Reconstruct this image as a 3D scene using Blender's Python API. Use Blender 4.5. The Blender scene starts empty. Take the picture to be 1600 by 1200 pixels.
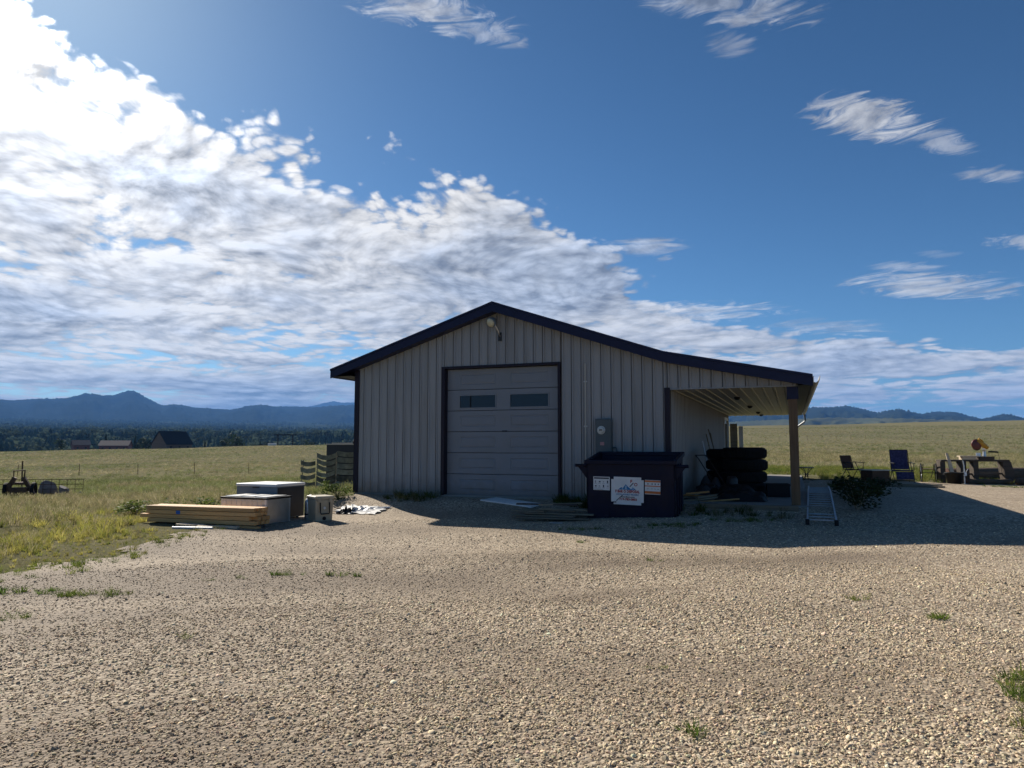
import bpy, bmesh, math, random
import numpy as np
from mathutils import Vector, Matrix
R = math.radians
random.seed(7); rng = np.random.default_rng(11)
scene = bpy.context.scene
col = scene.collection

# ------------------------------------------------------------------ camera, sky, sun, exposure
CAM_H = 1.6
cd = bpy.data.cameras.new('camera'); cam = bpy.data.objects.new('camera', cd); col.objects.link(cam)
cam.location = (0, 0, CAM_H); cam.rotation_euler = (R(90) + math.atan(95/1110), 0, 0)
cd.sensor_width = 36; cd.lens = 36*1110/1600; cd.clip_start = .05; cd.clip_end = 60000
scene.camera = cam
SUN_AZ, SUN_EL = -37.5, 34.0
S = Vector((math.sin(R(SUN_AZ))*math.cos(R(SUN_EL)), math.cos(R(SUN_AZ))*math.cos(R(SUN_EL)), math.sin(R(SUN_EL))))
sl = bpy.data.lights.new('sun', 'SUN'); sl.energy = 5.0; sl.angle = R(.53); sl.color = (1, .93, .82)
so = bpy.data.objects.new('sun', sl); col.objects.link(so); so.rotation_euler = (-S).to_track_quat('-Z', 'Y').to_euler()
scene.view_settings.view_transform = 'Standard'; scene.view_settings.look = 'None'
scene.view_settings.exposure = 0.7; scene.view_settings.gamma = 1.0
SKY = .05
scene.cycles.max_bounces = 6; scene.cycles.diffuse_bounces = 3; scene.cycles.glossy_bounces = 3; scene.cycles.transmission_bounces = 3; scene.cycles.volume_bounces = 0

world = bpy.data.worlds.new('World'); scene.world = world; world.use_nodes = True
wn = world.node_tree.nodes; wl = world.node_tree.links
for x in list(wn): wn.remove(x)
def W(t, **k):
    x = wn.new(t)
    for a, b in k.items(): setattr(x, a, b)
    return x
def wset(sock, v):
    if isinstance(v, bpy.types.NodeSocket): wl.new(v, sock)
    else: sock.default_value = v
def M(op, a, b=0., c=0., clamp=False):
    x = W('ShaderNodeMath', operation=op, use_clamp=clamp)
    wset(x.inputs[0], a); wset(x.inputs[1], b)
    if op in ('MULTIPLY_ADD', 'SMOOTH_MIN', 'COMPARE'): wset(x.inputs[2], c)
    return x.outputs[0]
def SS(v, a, b, lo=0., hi=1.):
    x = W('ShaderNodeMapRange', interpolation_type='SMOOTHSTEP')
    wset(x.inputs[0], v); x.inputs[1].default_value = a; x.inputs[2].default_value = b
    x.inputs[3].default_value = lo; x.inputs[4].default_value = hi
    return x.outputs[0]
def NZ(vec, scale, detail=6., rough=.55, lac=2.0, dist=0.):
    x = W('ShaderNodeTexNoise', noise_dimensions='2D'); wl.new(vec, x.inputs['Vector'])
    x.inputs['Scale'].default_value = scale; x.inputs['Detail'].default_value = detail
    x.inputs['Roughness'].default_value = rough; x.inputs['Lacunarity'].default_value = lac; x.inputs['Distortion'].default_value = dist
    return x.outputs[0]
def XYZ(x, y, z=0.):
    c = W('ShaderNodeCombineXYZ'); wset(c.inputs[0], x); wset(c.inputs[1], y); wset(c.inputs[2], z); return c.outputs[0]
def MIXC(f, a, b):
    x = W('ShaderNodeMix', data_type='RGBA'); wset(x.inputs[0], f); wset(x.inputs[6], a); wset(x.inputs[7], b); return x.outputs[2]
sky = W('ShaderNodeTexSky', sky_type='NISHITA', sun_disc=False, sun_elevation=R(SUN_EL), sun_rotation=R(SUN_AZ),
        altitude=2400, air_density=1.0, dust_density=1.9, ozone_density=2.0)
hsv = W('ShaderNodeHueSaturation'); hsv.inputs['Saturation'].default_value = 1.08; wl.new(sky.outputs[0], hsv.inputs['Color'])
s1 = W('ShaderNodeVectorMath', operation='SCALE'); wl.new(hsv.outputs[0], s1.inputs[0]); s1.inputs['Scale'].default_value = .2
gm = W('ShaderNodeGamma'); wl.new(s1.outputs[0], gm.inputs[0]); gm.inputs[1].default_value = 1.35
s2_ = W('ShaderNodeVectorMath', operation='SCALE'); wl.new(gm.outputs[0], s2_.inputs[0]); s2_.inputs['Scale'].default_value = 5.
tn = W('ShaderNodeVectorMath', operation='MULTIPLY'); wl.new(s2_.outputs[0], tn.inputs[0]); tn.inputs[1].default_value = (.88, 1.07, 1.0); skyc = tn.outputs[0]
tc = W('ShaderNodeTexCoord'); sep = W('ShaderNodeSeparateXYZ'); wl.new(tc.outputs['Generated'], sep.inputs[0])
dx, dy, dz = sep.outputs[0], sep.outputs[1], sep.outputs[2]
den = M('ADD', M('MAXIMUM', dz, 0.), .05)
u = M('DIVIDE', dx, den); v = M('DIVIDE', dy, den)
P = XYZ(u, v)
# edge of the cloud bank on the cloud layer: v as a function of u
cr = W('ShaderNodeValToRGB'); wl.new(M('MULTIPLY_ADD', u, 1/8., .5, True), cr.inputs[0])
pts = [(-4, .5), (-2, .7), (-1.08, .6), (-.9, 1.2), (-.8, 1.7), (-.5, 1.95), (.2, 2.42), (.7, 3.45), (1.2, 4.1), (1.8, 4.55), (2.6, 4.85), (4, 5.0)]
el = cr.color_ramp.elements
while len(el) < len(pts): el.new(.5)
for e, (a, b) in zip(el, pts): e.position = a/8+.5; e.color = (b/8, b/8, b/8, 1)
edge = M('SUBTRACT', v, M('MULTIPLY', cr.outputs[0], 8.))
warp = NZ(P, .9, 3.)
rad = M('POWER', M('ADD', M('MULTIPLY', u, u), M('MULTIPLY', v, v)), .5)
azm = M('ARCTAN2', u, v); lnr = M('MULTIPLY', M('LOGARITHM', M('ADD', rad, .05), math.e), .72)
Ps = XYZ(azm, lnr, 3.1)
big = NZ(XYZ(M('ADD', azm, 4.7), M('ADD', lnr, 2.3)), 2.6, 4., .5)
fb = NZ(Ps, 6.5, 7., .62, 2.1, .3)
Psun = XYZ(M('ADD', azm, -.012), M('ADD', lnr, -.022), 3.1)
fb2 = NZ(Psun, 6.5, 5., .62, 2.1, .3)
wv = W('ShaderNodeTexNoise', noise_dimensions='2D'); wl.new(Ps, wv.inputs['Vector']); wv.inputs['Scale'].default_value = 16.; wv.inputs['Detail'].default_value = 3.
wadd = W('ShaderNodeVectorMath', operation='MULTIPLY_ADD'); wl.new(wv.outputs['Color'], wadd.inputs[0]); wadd.inputs[1].default_value = (.055, .055, .0); wl.new(Ps, wadd.inputs[2])
vor = W('ShaderNodeTexVoronoi', feature='F1', voronoi_dimensions='2D'); wl.new(wadd.outputs[0], vor.inputs['Vector']); vor.inputs['Scale'].default_value = 36.;
puff = SS(vor.outputs['Distance'], .05, .75, 1., 0.)
cells = M('ADD', M('MULTIPLY', puff, .7), M('MULTIPLY', NZ(Ps, 42., 4., .6, 2., .2), .4))
cov = SS(M('MULTIPLY_ADD', warp, 1.5, M('ADD', edge, -.75)), -.45, .75)
farfade = SS(v, 4.2, 9., 0., .11)
dens = M('ADD', M('MULTIPLY_ADD', cov, .60, M('MULTIPLY', fb, .75)), M('MULTIPLY_ADD', cells, .24, M('MULTIPLY', M('SUBTRACT', big, .5), .65)))
dens = M('SUBTRACT', dens, farfade)
bank = M('MULTIPLY', SS(dens, .82, 1.02), SS(cov, .02, .3))
# separate small clouds on the same layer: centre u, v, half sizes, turn, strength
WISPS = [(-.20, 1.42, .16, .05, 12, .75), (-.08, 1.49, .10, .04, 20, .7), (.42, 1.39, .19, .055, 14, .8), (.50, 1.55, .05, .04, 30, .35),
         (.99, 1.87, .17, .085, 24, .85), (1.25, 1.99, .12, .045, 32, .5), (1.53, 2.20, .10, .05, 12, .6), (.58, 2.98, .14, .10, 4, .95),
         (.69, 3.13, .03, .05, 4, .7), (2.14, 3.50, .42, .20, 14, 1.25), (1.80, 3.20, .16, .08, 12, .55), (2.12, 2.82, .17, .08, 10, .7),
         (1.84, 3.00, .10, .05, 10, .25), (1.15, 4.15, .42, .22, 6, .9), (2.05, 4.5, .34, .2, 10, .7)]
wis = None
wfb = NZ(XYZ(M('MULTIPLY_ADD', lnr, 1.2, azm), M('MULTIPLY', lnr, 2.4), 7.7), 13., 6., .68, 2.1, 1.2)
for (cu, cv, a, b, t, st) in WISPS:
    ct, sn = math.cos(R(t)), math.sin(R(t))
    du, dv = M('SUBTRACT', u, cu), M('SUBTRACT', v, cv)
    p = M('DIVIDE', M('ADD', M('MULTIPLY', du, ct), M('MULTIPLY', dv, sn)), a*1.18)
    q = M('DIVIDE', M('SUBTRACT', M('MULTIPLY', dv, ct), M('MULTIPLY', du, sn)), b*1.18)
    rr = M('ADD', M('MULTIPLY', p, p), M('MULTIPLY', q, q))
    m = M('MULTIPLY', SS(M('ADD', rr, M('MULTIPLY_ADD', wfb, -4.2, 2.1)), -.3, 1.15, 1., 0.), min(st, 1.))
    m = M('MULTIPLY', m, SS(rr, 1.2, 2.2, 1., 0.))
    wis = m if wis is None else M('MAXIMUM', wis, m)
alpha = M('MAXIMUM', bank, M('MULTIPLY', wis, .8))
alpha = M('MULTIPLY', alpha, SS(dz, -.005, .03))
# light in the cloud: bright where thin or turned to the sun, grey where deep; forward scatter near the sun
dot = W('ShaderNodeVectorMath', operation='DOT_PRODUCT'); wl.new(tc.outputs['Generated'], dot.inputs[0]); dot.inputs[1].default_value = S
mu = dot.outputs['Value']
fwd = M('POWER', M('MAXIMUM', mu, 0.), 14.)
fwd2 = M('POWER', M('MAXIMUM', mu, 0.), 90.)
thick = SS(M('ADD', M('MULTIPLY_ADD', big, 1.5, -.35), M('MULTIPLY_ADD', fb, .9, -.45)), .22, .85)
side = M('SUBTRACT', fb, fb2)
br = M('ADD', M('MULTIPLY_ADD', side, 2.6, .98), M('MULTIPLY', thick, -.28))
br = M('ADD', br, M('MULTIPLY', M('SUBTRACT', puff, .42), .26))
br = M('MINIMUM', M('MAXIMUM', br, .34), 1.25)
br = M('MULTIPLY', br, M('ADD', M('MULTIPLY', fwd, .75), M('MULTIPLY_ADD', fwd2, 4.0, .74)))
ccol = MIXC(M('MULTIPLY', thick, .8), (1.0, .97, .92, 1), (.72, .82, 1.0, 1))
cc = W('ShaderNodeVectorMath', operation='SCALE'); wl.new(ccol, cc.inputs[0]); wl.new(M('MULTIPLY', br, .66/SKY), cc.inputs['Scale'])
mixed = MIXC(M('MULTIPLY', alpha, .93), skyc, cc.outputs[0])
bg = W('ShaderNodeBackground'); wl.new(mixed, bg.inputs[0]); bg.inputs[1].default_value = SKY
wo = W('ShaderNodeOutputWorld'); wl.new(bg.outputs[0], wo.inputs[0])
world.cycles.sampling_method = 'MANUAL'; world.cycles.sample_map_resolution = 512

# ------------------------------------------------------------------ helpers
class MB:
    def __init__(s): s.v = []; s.f = []
    def add(s, vs, fs):
        n = len(s.v); s.v += [tuple(p) for p in vs]; s.f += [tuple(i+n for i in f) for f in fs]; return s
    def box(s, c, d, rz=0., rx=0., ry=0.):
        m = Matrix.Rotation(rz, 3, 'Z') @ Matrix.Rotation(ry, 3, 'Y') @ Matrix.Rotation(rx, 3, 'X')
        c = Vector(c); vs = []
        for z in (-.5, .5):
            for x, y in ((-.5, -.5), (.5, -.5), (.5, .5), (-.5, .5)):
                vs.append(c + m @ Vector((x*d[0], y*d[1], z*d[2])))
        return s.add(vs, [(3, 2, 1, 0), (4, 5, 6, 7), (0, 1, 5, 4), (1, 2, 6, 5), (2, 3, 7, 6), (3, 0, 4, 7)])
    def span(s, a, b):
        a, b = Vector(a), Vector(b); return s.box((a+b)/2, (abs(b.x-a.x), abs(b.y-a.y), abs(b.z-a.z)))
    def beam(s, p0, p1, w, h, up=(0, 0, 1)):
        p0, p1 = Vector(p0), Vector(p1); d = (p1-p0).normalized(); up = Vector(up)
        if abs(d.dot(up)) > .98: up = Vector((0, 1, 0))
        x = d.cross(up).normalized(); y = x.cross(d)
        vs = [p + x*sx*w/2 + y*sy*h/2 for p in (p0, p1) for sx, sy in ((-1, -1), (1, -1), (1, 1), (-1, 1))]
        return s.add(vs, [(0, 1, 2, 3), (7, 6, 5, 4), (0, 4, 5, 1), (1, 5, 6, 2), (2, 6, 7, 3), (3, 7, 4, 0)])
    def tube(s, pts, r, n=8):
        pts = [Vector(p) for p in pts]; k = len(pts); rs = r if isinstance(r, (list, tuple)) else [r]*k; vs = []; fs = []
        for i, p in enumerate(pts):
            d = (pts[min(i+1, k-1)] - pts[max(i-1, 0)]).normalized()
            up = Vector((0, 0, 1)) if abs(d.z) < .9 else Vector((0, 1, 0))
            x = d.cross(up).normalized(); y = x.cross(d)
            vs += [p + (x*math.cos(2*math.pi*j/n) + y*math.sin(2*math.pi*j/n))*rs[i] for j in range(n)]
        for i in range(k-1):
            for j in range(n): fs.append((i*n+j, i*n+(j+1) % n, (i+1)*n+(j+1) % n, (i+1)*n+j))
        fs.append(tuple(range(n-1, -1, -1))); fs.append(tuple((k-1)*n+j for j in range(n)))
        return s.add(vs, fs)
    def lathe(s, prof, n=24, c=(0, 0, 0), axis='z'):
        vs = []; fs = []; k = len(prof)
        for r, z in prof:
            for j in range(n):
                a = 2*math.pi*j/n; p = (r*math.cos(a), r*math.sin(a), z)
                if axis == 'y': p = (p[0], p[2], p[1])
                if axis == 'x': p = (p[2], p[0], p[1])
                vs.append((p[0]+c[0], p[1]+c[1], p[2]+c[2]))
        for i in range(k-1):
            for j in range(n): fs.append((i*n+j, i*n+(j+1) % n, (i+1)*n+(j+1) % n, (i+1)*n+j))
        return s.add(vs, fs)
    def prism(s, poly, y0, y1):            # poly in x, z, extruded along y
        k = len(poly); vs = [(x, y0, z) for x, z in poly] + [(x, y1, z) for x, z in poly]
        fs = [tuple(range(k)), tuple(range(2*k-1, k-1, -1))] + [(i+k, (i+1) % k+k, (i+1) % k, i) for i in range(k)]
        return s.add(vs, fs)
    def mesh(s, name):
        me = bpy.data.meshes.new(name); me.from_pydata(s.v, [], s.f)
        bm = bmesh.new(); bm.from_mesh(me); bmesh.ops.recalc_face_normals(bm, faces=bm.faces); bm.to_mesh(me); bm.free()
        return me
    def build(s, name, mat, parent=None, smooth=False, bevel=0.):
        me = s.mesh(name)
        if mat: me.materials.append(mat)
        if smooth: me.polygons.foreach_set('use_smooth', [True]*len(me.polygons))
        o = bpy.data.objects.new(name, me); col.objects.link(o); o.parent = parent
        if bevel:
            b = o.modifiers.new('bevel', 'BEVEL'); b.width = bevel; b.segments = 2; b.limit_method = 'ANGLE'; b.angle_limit = R(40)
        return o
def tag(o, label, cat, group=None, kind=None):
    if label: o['label'] = label
    if cat: o['category'] = cat
    if group: o['group'] = group
    if kind: o['kind'] = kind
    return o
def thing(name, label, cat, loc=(0, 0, 0), rz=0., group=None):
    o = bpy.data.objects.new(name, None); o.empty_display_size = .1; col.objects.link(o)
    o.location = loc; o.rotation_euler = (0, 0, rz); return tag(o, label, cat, group)

def pm(name, c, rough=.6, metal=0., var=.18, scale=4., bump=.0, bscale=60., stretch=(1, 1, 1), c2=None, trans=0., spec=.5, dirt=None, rand=0.):
    m = bpy.data.materials.new(name); m.use_nodes = True; nt = m.node_tree; N = nt.nodes; L = nt.links
    b = N['Principled BSDF']; b.inputs['Roughness'].default_value = rough; b.inputs['Metallic'].default_value = metal
    b.inputs['Specular IOR Level'].default_value = spec
    t = N.new('ShaderNodeTexCoord'); mp = N.new('ShaderNodeMapping'); mp.inputs['Scale'].default_value = stretch
    L.new(t.outputs['Object'], mp.inputs[0])
    oi = N.new('ShaderNodeObjectInfo'); ad = N.new('ShaderNodeVectorMath'); ad.operation = 'MULTIPLY_ADD'
    L.new(oi.outputs['Random'], ad.inputs[0]); ad.inputs[1].default_value = (37, 53, 71); L.new(mp.outputs[0], ad.inputs[2])
    vec = ad.outputs[0]
    nz = N.new('ShaderNodeTexNoise'); nz.inputs['Scale'].default_value = scale; nz.inputs['Detail'].default_value = 6; nz.inputs['Roughness'].default_value = .62
    L.new(vec, nz.inputs['Vector'])
    mr = N.new('ShaderNodeMapRange'); mr.inputs[1].default_value = .3; mr.inputs[2].default_value = .7; L.new(nz.outputs[0], mr.inputs[0])
    mx = N.new('ShaderNodeMix'); mx.data_type = 'RGBA'; L.new(mr.outputs[0], mx.inputs[0])
    lo = tuple(x*(1-var) for x in c); hi = tuple(min(1, x*(1+var)) for x in c) if c2 is None else c2
    mx.inputs[6].default_value = (*lo, 1); mx.inputs[7].default_value = (*hi, 1)
    out = mx.outputs[2]
    if dirt:
        n2 = N.new('ShaderNodeTexNoise'); n2.inputs['Scale'].default_value = 1.3; n2.inputs['Detail'].default_value = 9; L.new(vec, n2.inputs['Vector'])
        r2 = N.new('ShaderNodeMapRange'); r2.inputs[1].default_value = .5; r2.inputs[2].default_value = .75; r2.inputs[4].default_value = dirt[1]; L.new(n2.outputs[0], r2.inputs[0])
        m2 = N.new('ShaderNodeMix'); m2.data_type = 'RGBA'; L.new(r2.outputs[0], m2.inputs[0]); L.new(out, m2.inputs[6]); m2.inputs[7].default_value = (*dirt[0], 1); out = m2.outputs[2]
    if rand:
        hs = N.new('ShaderNodeHueSaturation'); L.new(out, hs.inputs['Color'])
        r3 = N.new('ShaderNodeMapRange'); r3.inputs[3].default_value = 1-rand; r3.inputs[4].default_value = 1+rand; L.new(oi.outputs['Random'], r3.inputs[0]); L.new(r3.outputs[0], hs.inputs['Value']); out = hs.outputs[0]
    L.new(out, b.inputs['Base Color'])
    rr = N.new('ShaderNodeMapRange'); rr.inputs[3].default_value = max(.03, rough-.1); rr.inputs[4].default_value = min(1, rough+.1); L.new(nz.outputs[0], rr.inputs[0]); L.new(rr.outputs[0], b.inputs['Roughness'])
    if bump:
        n3 = N.new('ShaderNodeTexNoise'); n3.inputs['Scale'].default_value = bscale; n3.inputs['Detail'].default_value = 4; L.new(vec, n3.inputs['Vector'])
        bp = N.new('ShaderNodeBump'); bp.inputs['Strength'].default_value = bump; bp.inputs['Distance'].default_value = .01; L.new(n3.outputs[0], bp.inputs['Height']); L.new(bp.outputs[0], b.inputs['Normal'])
    if trans:
        tr = N.new('ShaderNodeBsdfTranslucent'); L.new(out, tr.inputs[0]); ms = N.new('ShaderNodeMixShader'); ms.inputs[0].default_value = trans
        L.new(b.outputs[0], ms.inputs[1]); L.new(tr.outputs[0], ms.inputs[2]); L.new(ms.outputs[0], N['Material Output'].inputs[0])
    return m
def leafmat(name, attr='col', trans=.45, rough=.6, spec=.25):
    m = bpy.data.materials.new(name); m.use_nodes = True; N = m.node_tree.nodes; L = m.node_tree.links; b = N['Principled BSDF']
    a = N.new('ShaderNodeAttribute'); a.attribute_type = 'INSTANCER'; a.attribute_name = attr
    L.new(a.outputs['Color'], b.inputs['Base Color']); b.inputs['Roughness'].default_value = rough; b.inputs['Specular IOR Level'].default_value = spec
    if trans:
        tr = N.new('ShaderNodeBsdfTranslucent'); L.new(a.outputs['Color'], tr.inputs[0]); ms = N.new('ShaderNodeMixShader'); ms.inputs[0].default_value = trans
        L.new(b.outputs[0], ms.inputs[1]); L.new(tr.outputs[0], ms.inputs[2]); L.new(ms.outputs[0], N['Material Output'].inputs[0])
    return m
wood_st = (.6, 9, 9)
MT = dict(
    siding=pm('siding_paint', (.285, .285, .28), .45, .0, .07, 1.2, .12, 2.5, (2.2, 2.2, .3), dirt=((.17, .155, .13), .5), rand=.04),
    core=pm('wall_sheathing', (.16, .15, .14), .8),
    navy=pm('navy_trim_paint', (.012, .013, .042), .42, 0, .15, 3, .03, 20, spec=.25),
    plum=pm('dark_plum_trim', (.016, .011, .02), .45, 0, .15, 3, spec=.25),
    door=pm('door_paint', (.20, .215, .235), .45, 0, .05, 1.5, dirt=((.17, .155, .13), .3)),
    glass=pm('dark_glass', (.012, .015, .018), .05, 0, .1, 2, spec=.45),
    white=pm('white_paint', (.72, .71, .68), .5, 0, .08, 5, dirt=((.4, .36, .3), .3)),
    ceil=pm('ceiling_metal', (.40, .355, .26), .4, 0, .08, 2, dirt=((.3, .24, .16), .4), rand=.06),
    post=pm('treated_post_wood', (.15, .085, .042), .8, 0, .3, 3, .5, 30, (6, 6, .5), c2=(.21, .13, .065)),
    concrete=pm('concrete', (.24, .225, .20), .85, 0, .15, 3, .3, 50),
    gutter=pm('gutter_paint', (.50, .46, .38), .45, 0, .08, 3),
    steel=pm('galvanised_steel', (.55, .55, .54), .34, .85, .14, 5, .03, 30),
    alu=pm('aluminium', (.62, .64, .66), .38, .8, .1, 6, .05, 40),
    ladder=pm('worn_aluminium', (.40, .42, .45), .5, .6, .15, 6, .05, 40),
    meter=pm('meter_enclosure_paint', (.075, .095, .098), .5, 0, .1, 4),
    dump=pm('dumpster_paint', (.005, .006, .022), .5, 0, .3, 3, .12, 14, dirt=((.035, .022, .016), .6), spec=.2),
    rust=pm('rusty_steel', (.11, .06, .035), .8, .3, .4, 8, .3, 50),
    black=pm('black_plastic', (.009, .009, .010), .6, 0, .3, 5, spec=.25),
    rubber=pm('tyre_rubber', (.010, .010, .010), .85, 0, .4, 8, .3, 60, spec=.2),
    lum=pm('new_lumber', (.60, .31, .10), .7, 0, .12, 2, .25, 40, wood_st, c2=(.68, .40, .16), rand=.22),
    old=pm('weathered_plank', (.19, .15, .10), .85, 0, .3, 2, .5, 40, wood_st, c2=(.30, .25, .17), rand=.3),
    dark_wood=pm('dark_timber', (.055, .04, .03), .85, 0, .3, 2, .5, 40, wood_st, c2=(.10, .075, .055), rand=.2),
    cooler=pm('beige_plastic', (.40, .34, .23), .5, 0, .08, 4, .1, 80, dirt=((.25, .2, .13), .4)),
    bluegrey=pm('blue_grey_enamel', (.16, .19, .21), .4, 0, .1, 4, dirt=((.12, .09, .06), .4)),
    darkside=pm('dark_panel', (.02, .022, .026), .5, 0, .2, 4),
    slat=pm('faded_green_slat', (.11, .125, .098), .85, 0, .35, 5, c2=(.25, .26, .20), rand=.5, spec=.2),
    brownfab=pm('rust_brown_fabric', (.13, .055, .03), .9, 0, .2, 20, .2, 300, trans=.15),
    bluefab=pm('navy_pattern_fabric', (.03, .03, .10), .9, 0, .5, 16, .2, 300, c2=(.08, .075, .19), trans=.12),
    frame=pm('dark_chair_tube', (.03, .028, .027), .45, .4),
    maroon=pm('maroon_guard', (.11, .018, .014), .45, 0, .2, 6),
    yellow=pm('yellow_tool_plastic', (.52, .27, .02), .45, 0, .15, 6),
    pale=pm('pale_cut_wood', (.58, .47, .33), .7, 0, .15, 3, .2, 40, wood_st),
    log=pm('bark', (.10, .065, .042), .9, 0, .4, 5, .8, 25, (1, 4, 4)),
    logend=pm('log_end_grain', (.15, .075, .05), .85, 0, .25, 9),
    rock=pm('field_rock', (.20, .18, .17), .9, 0, .3, 4, .6, 20),
    paper=pm('white_sheeting', (.66, .64, .60), .6, 0, .1, 6, .3, 20),
    print_dark=pm('print_dark', (.03, .03, .035), .6), print_red=pm('print_red', (.38, .03, .03), .6), print_blue=pm('print_blue', (.03, .17, .36), .6),
    print_sky=pm('print_pale_blue', (.32, .50, .62), .6), print_orange=pm('print_orange', (.62, .16, .03), .6), print_grey=pm('print_grey', (.35, .35, .36), .6),
    bluetag=pm('blue_tag', (.02, .12, .45), .6), pink=pm('pale_red_sticker', (.5, .25, .25), .6),
    dial=pm('meter_dial', (.55, .56, .52), .2, 0, .2, 30),
    lens=pm('lamp_lens', (.55, .52, .36), .25, 0, .1, 8),
    redwall=pm('barn_red_wall', (.13, .05, .04), .8), roofgrey=pm('grey_roof', (.085, .068, .07), .8, spec=.1), roofdark=pm('dark_roof', (.022, .02, .022), .8, spec=.1),
    logwall=pm('brown_log_wall', (.13, .09, .06), .8, 0, .2, 1, .2, 3, (.1, .1, 4)),
)

def mud(m, top, colr):
    N = m.node_tree.nodes; L = m.node_tree.links; b = N['Principled BSDF']; src = b.inputs['Base Color'].links[0].from_socket
    t = N.new('ShaderNodeTexCoord'); sp = N.new('ShaderNodeSeparateXYZ'); L.new(t.outputs['Object'], sp.inputs[0])
    g = N.new('ShaderNodeNewGeometry'); nz = N.new('ShaderNodeTexNoise'); nz.inputs['Scale'].default_value = 5; nz.inputs['Detail'].default_value = 8; L.new(g.outputs['Position'], nz.inputs['Vector'])
    a = N.new('ShaderNodeMath'); a.operation = 'MULTIPLY_ADD'; L.new(nz.outputs[0], a.inputs[0]); a.inputs[1].default_value = -top*1.6; L.new(sp.outputs[2], a.inputs[2])
    r = N.new('ShaderNodeMapRange'); r.inputs[1].default_value = -top*.9; r.inputs[2].default_value = top*.3; r.inputs[3].default_value = .65; r.inputs[4].default_value = 0; L.new(a.outputs[0], r.inputs[0])
    x = N.new('ShaderNodeMix'); x.data_type = 'RGBA'; L.new(r.outputs[0], x.inputs[0]); L.new(src, x.inputs[6]); x.inputs[7].default_value = (*colr, 1); L.new(x.outputs[2], b.inputs['Base Color'])
mud(MT['siding'], .45, (.15, .12, .085)); mud(MT['door'], .30, (.13, .11, .085))
# ------------------------------------------------------------------ the lie of the land
def vnoise(x, y, seed):
    g = np.random.default_rng(seed).uniform(-1, 1, (257, 257)); xi = np.floor(x).astype(int); yi = np.floor(y).astype(int); fx = x-xi; fy = y-yi
    fx = fx*fx*(3-2*fx); fy = fy*fy*(3-2*fy); a = g[xi % 257, yi % 257]; b = g[(xi+1) % 257, yi % 257]; c = g[xi % 257, (yi+1) % 257]; d = g[(xi+1) % 257, (yi+1) % 257]
    return (a*(1-fx)+b*fx)*(1-fy)+(c*(1-fx)+d*fx)*fy
TH = R(21.5)
BO = np.array([-3.9754, 18.1069]); FLOOR = .40
WV = np.array([math.cos(TH), -math.sin(TH)]); NV = np.array([math.sin(TH), math.cos(TH)])
def Bw(s, d, z=None):
    p = BO + WV*s + NV*d
    return (p[0], p[1], hz(p[0], p[1]) if z is None else z)
def sstep(x, a, b):
    t = np.clip((x-a)/(b-a), 0, 1); return t*t*(3-2*t)
def hgt(x, y):
    x = np.asarray(x, float); y = np.asarray(y, float)
    r = np.hypot(x, y); a = np.degrees(np.arctan2(x, y))
    ta = np.tan(np.radians(np.clip(a, -50, 50)))
    zl = np.interp(ta, [-1.0, -.72, -.225], [-1.2, -.6, 2.1])
    L0 = np.interp(r, [0, 12, 18, 25, 40, 90, 180, 300], [0, 0, .03, -.12, -.6, -2.2, -2.4, 0])
    L1 = np.interp(r, [300, 345, 450, 620, 720, 1500, 3000, 4500, 6500, 14000], [0, -4, -10, -3, 4.5, 22, 72, 135, 230, 300])
    wl_ = np.clip((r-180)/120, 0, 1)
    Lz = np.where(r < 300, L0 + zl*wl_, np.where(r < 720, L1 + zl*np.clip((720-r)/420, 0, 1), L1))
    zr = np.interp(ta, [.315, .72], [14.0, 16.0])
    R0 = np.interp(r, [0, 12, 16, 24, 30, 60, 120, 222, 350, 500], [0, .05, .28, .30, .25, .3, .9, 2.4, 8.3, 0])
    R1 = np.interp(r, [500, 560, 900, 1600, 3000, 4200, 14000], [0, -1.5, -14, -5, 50, 130, 250])
    Rz = np.where(r < 350, R0, np.where(r < 500, 8.3+(zr-8.3)*np.clip((r-350)/150, 0, 1), R1 + zr*np.clip((900-r)/400, 0, 1)))
    t = sstep(a, -10, 15)
    base = (Lz*(1-t)+Rz*t)*sstep(np.abs(a), 150, 85)
    far = np.clip((r-60)/200, 0, 1)
    base = base + far*(.25*np.sin(x*.045+1)*np.cos(y*.038) + .12*np.sin(x*.11+y*.07))*np.clip(900/np.maximum(r, 1), 0, 1)
    near = sstep(r, 3, 6)*sstep(r, 60, 25)
    base = base + near*(.018*np.sin(x*1.3+.7*y)+.014*np.sin(y*2.1-.4*x))
    s = (x-BO[0])*WV[0]+(y-BO[1])*WV[1]; d = (x-BO[0])*NV[0]+(y-BO[1])*NV[1]
    lo_ = -1.95+.95*sstep(s, 5.3, 6.4); pad = sstep((d-lo_)/(-.1-lo_), 0, 1)*sstep(d, 34, 18)*sstep(s, -5.5, -.6)*sstep(s, 19, 12)
    return base*(1-pad) + .355*pad
def hz(x, y): return float(hgt(x, y))
def on(x, y, dz=0.): return (x, y, hz(x, y)+dz)

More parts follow.
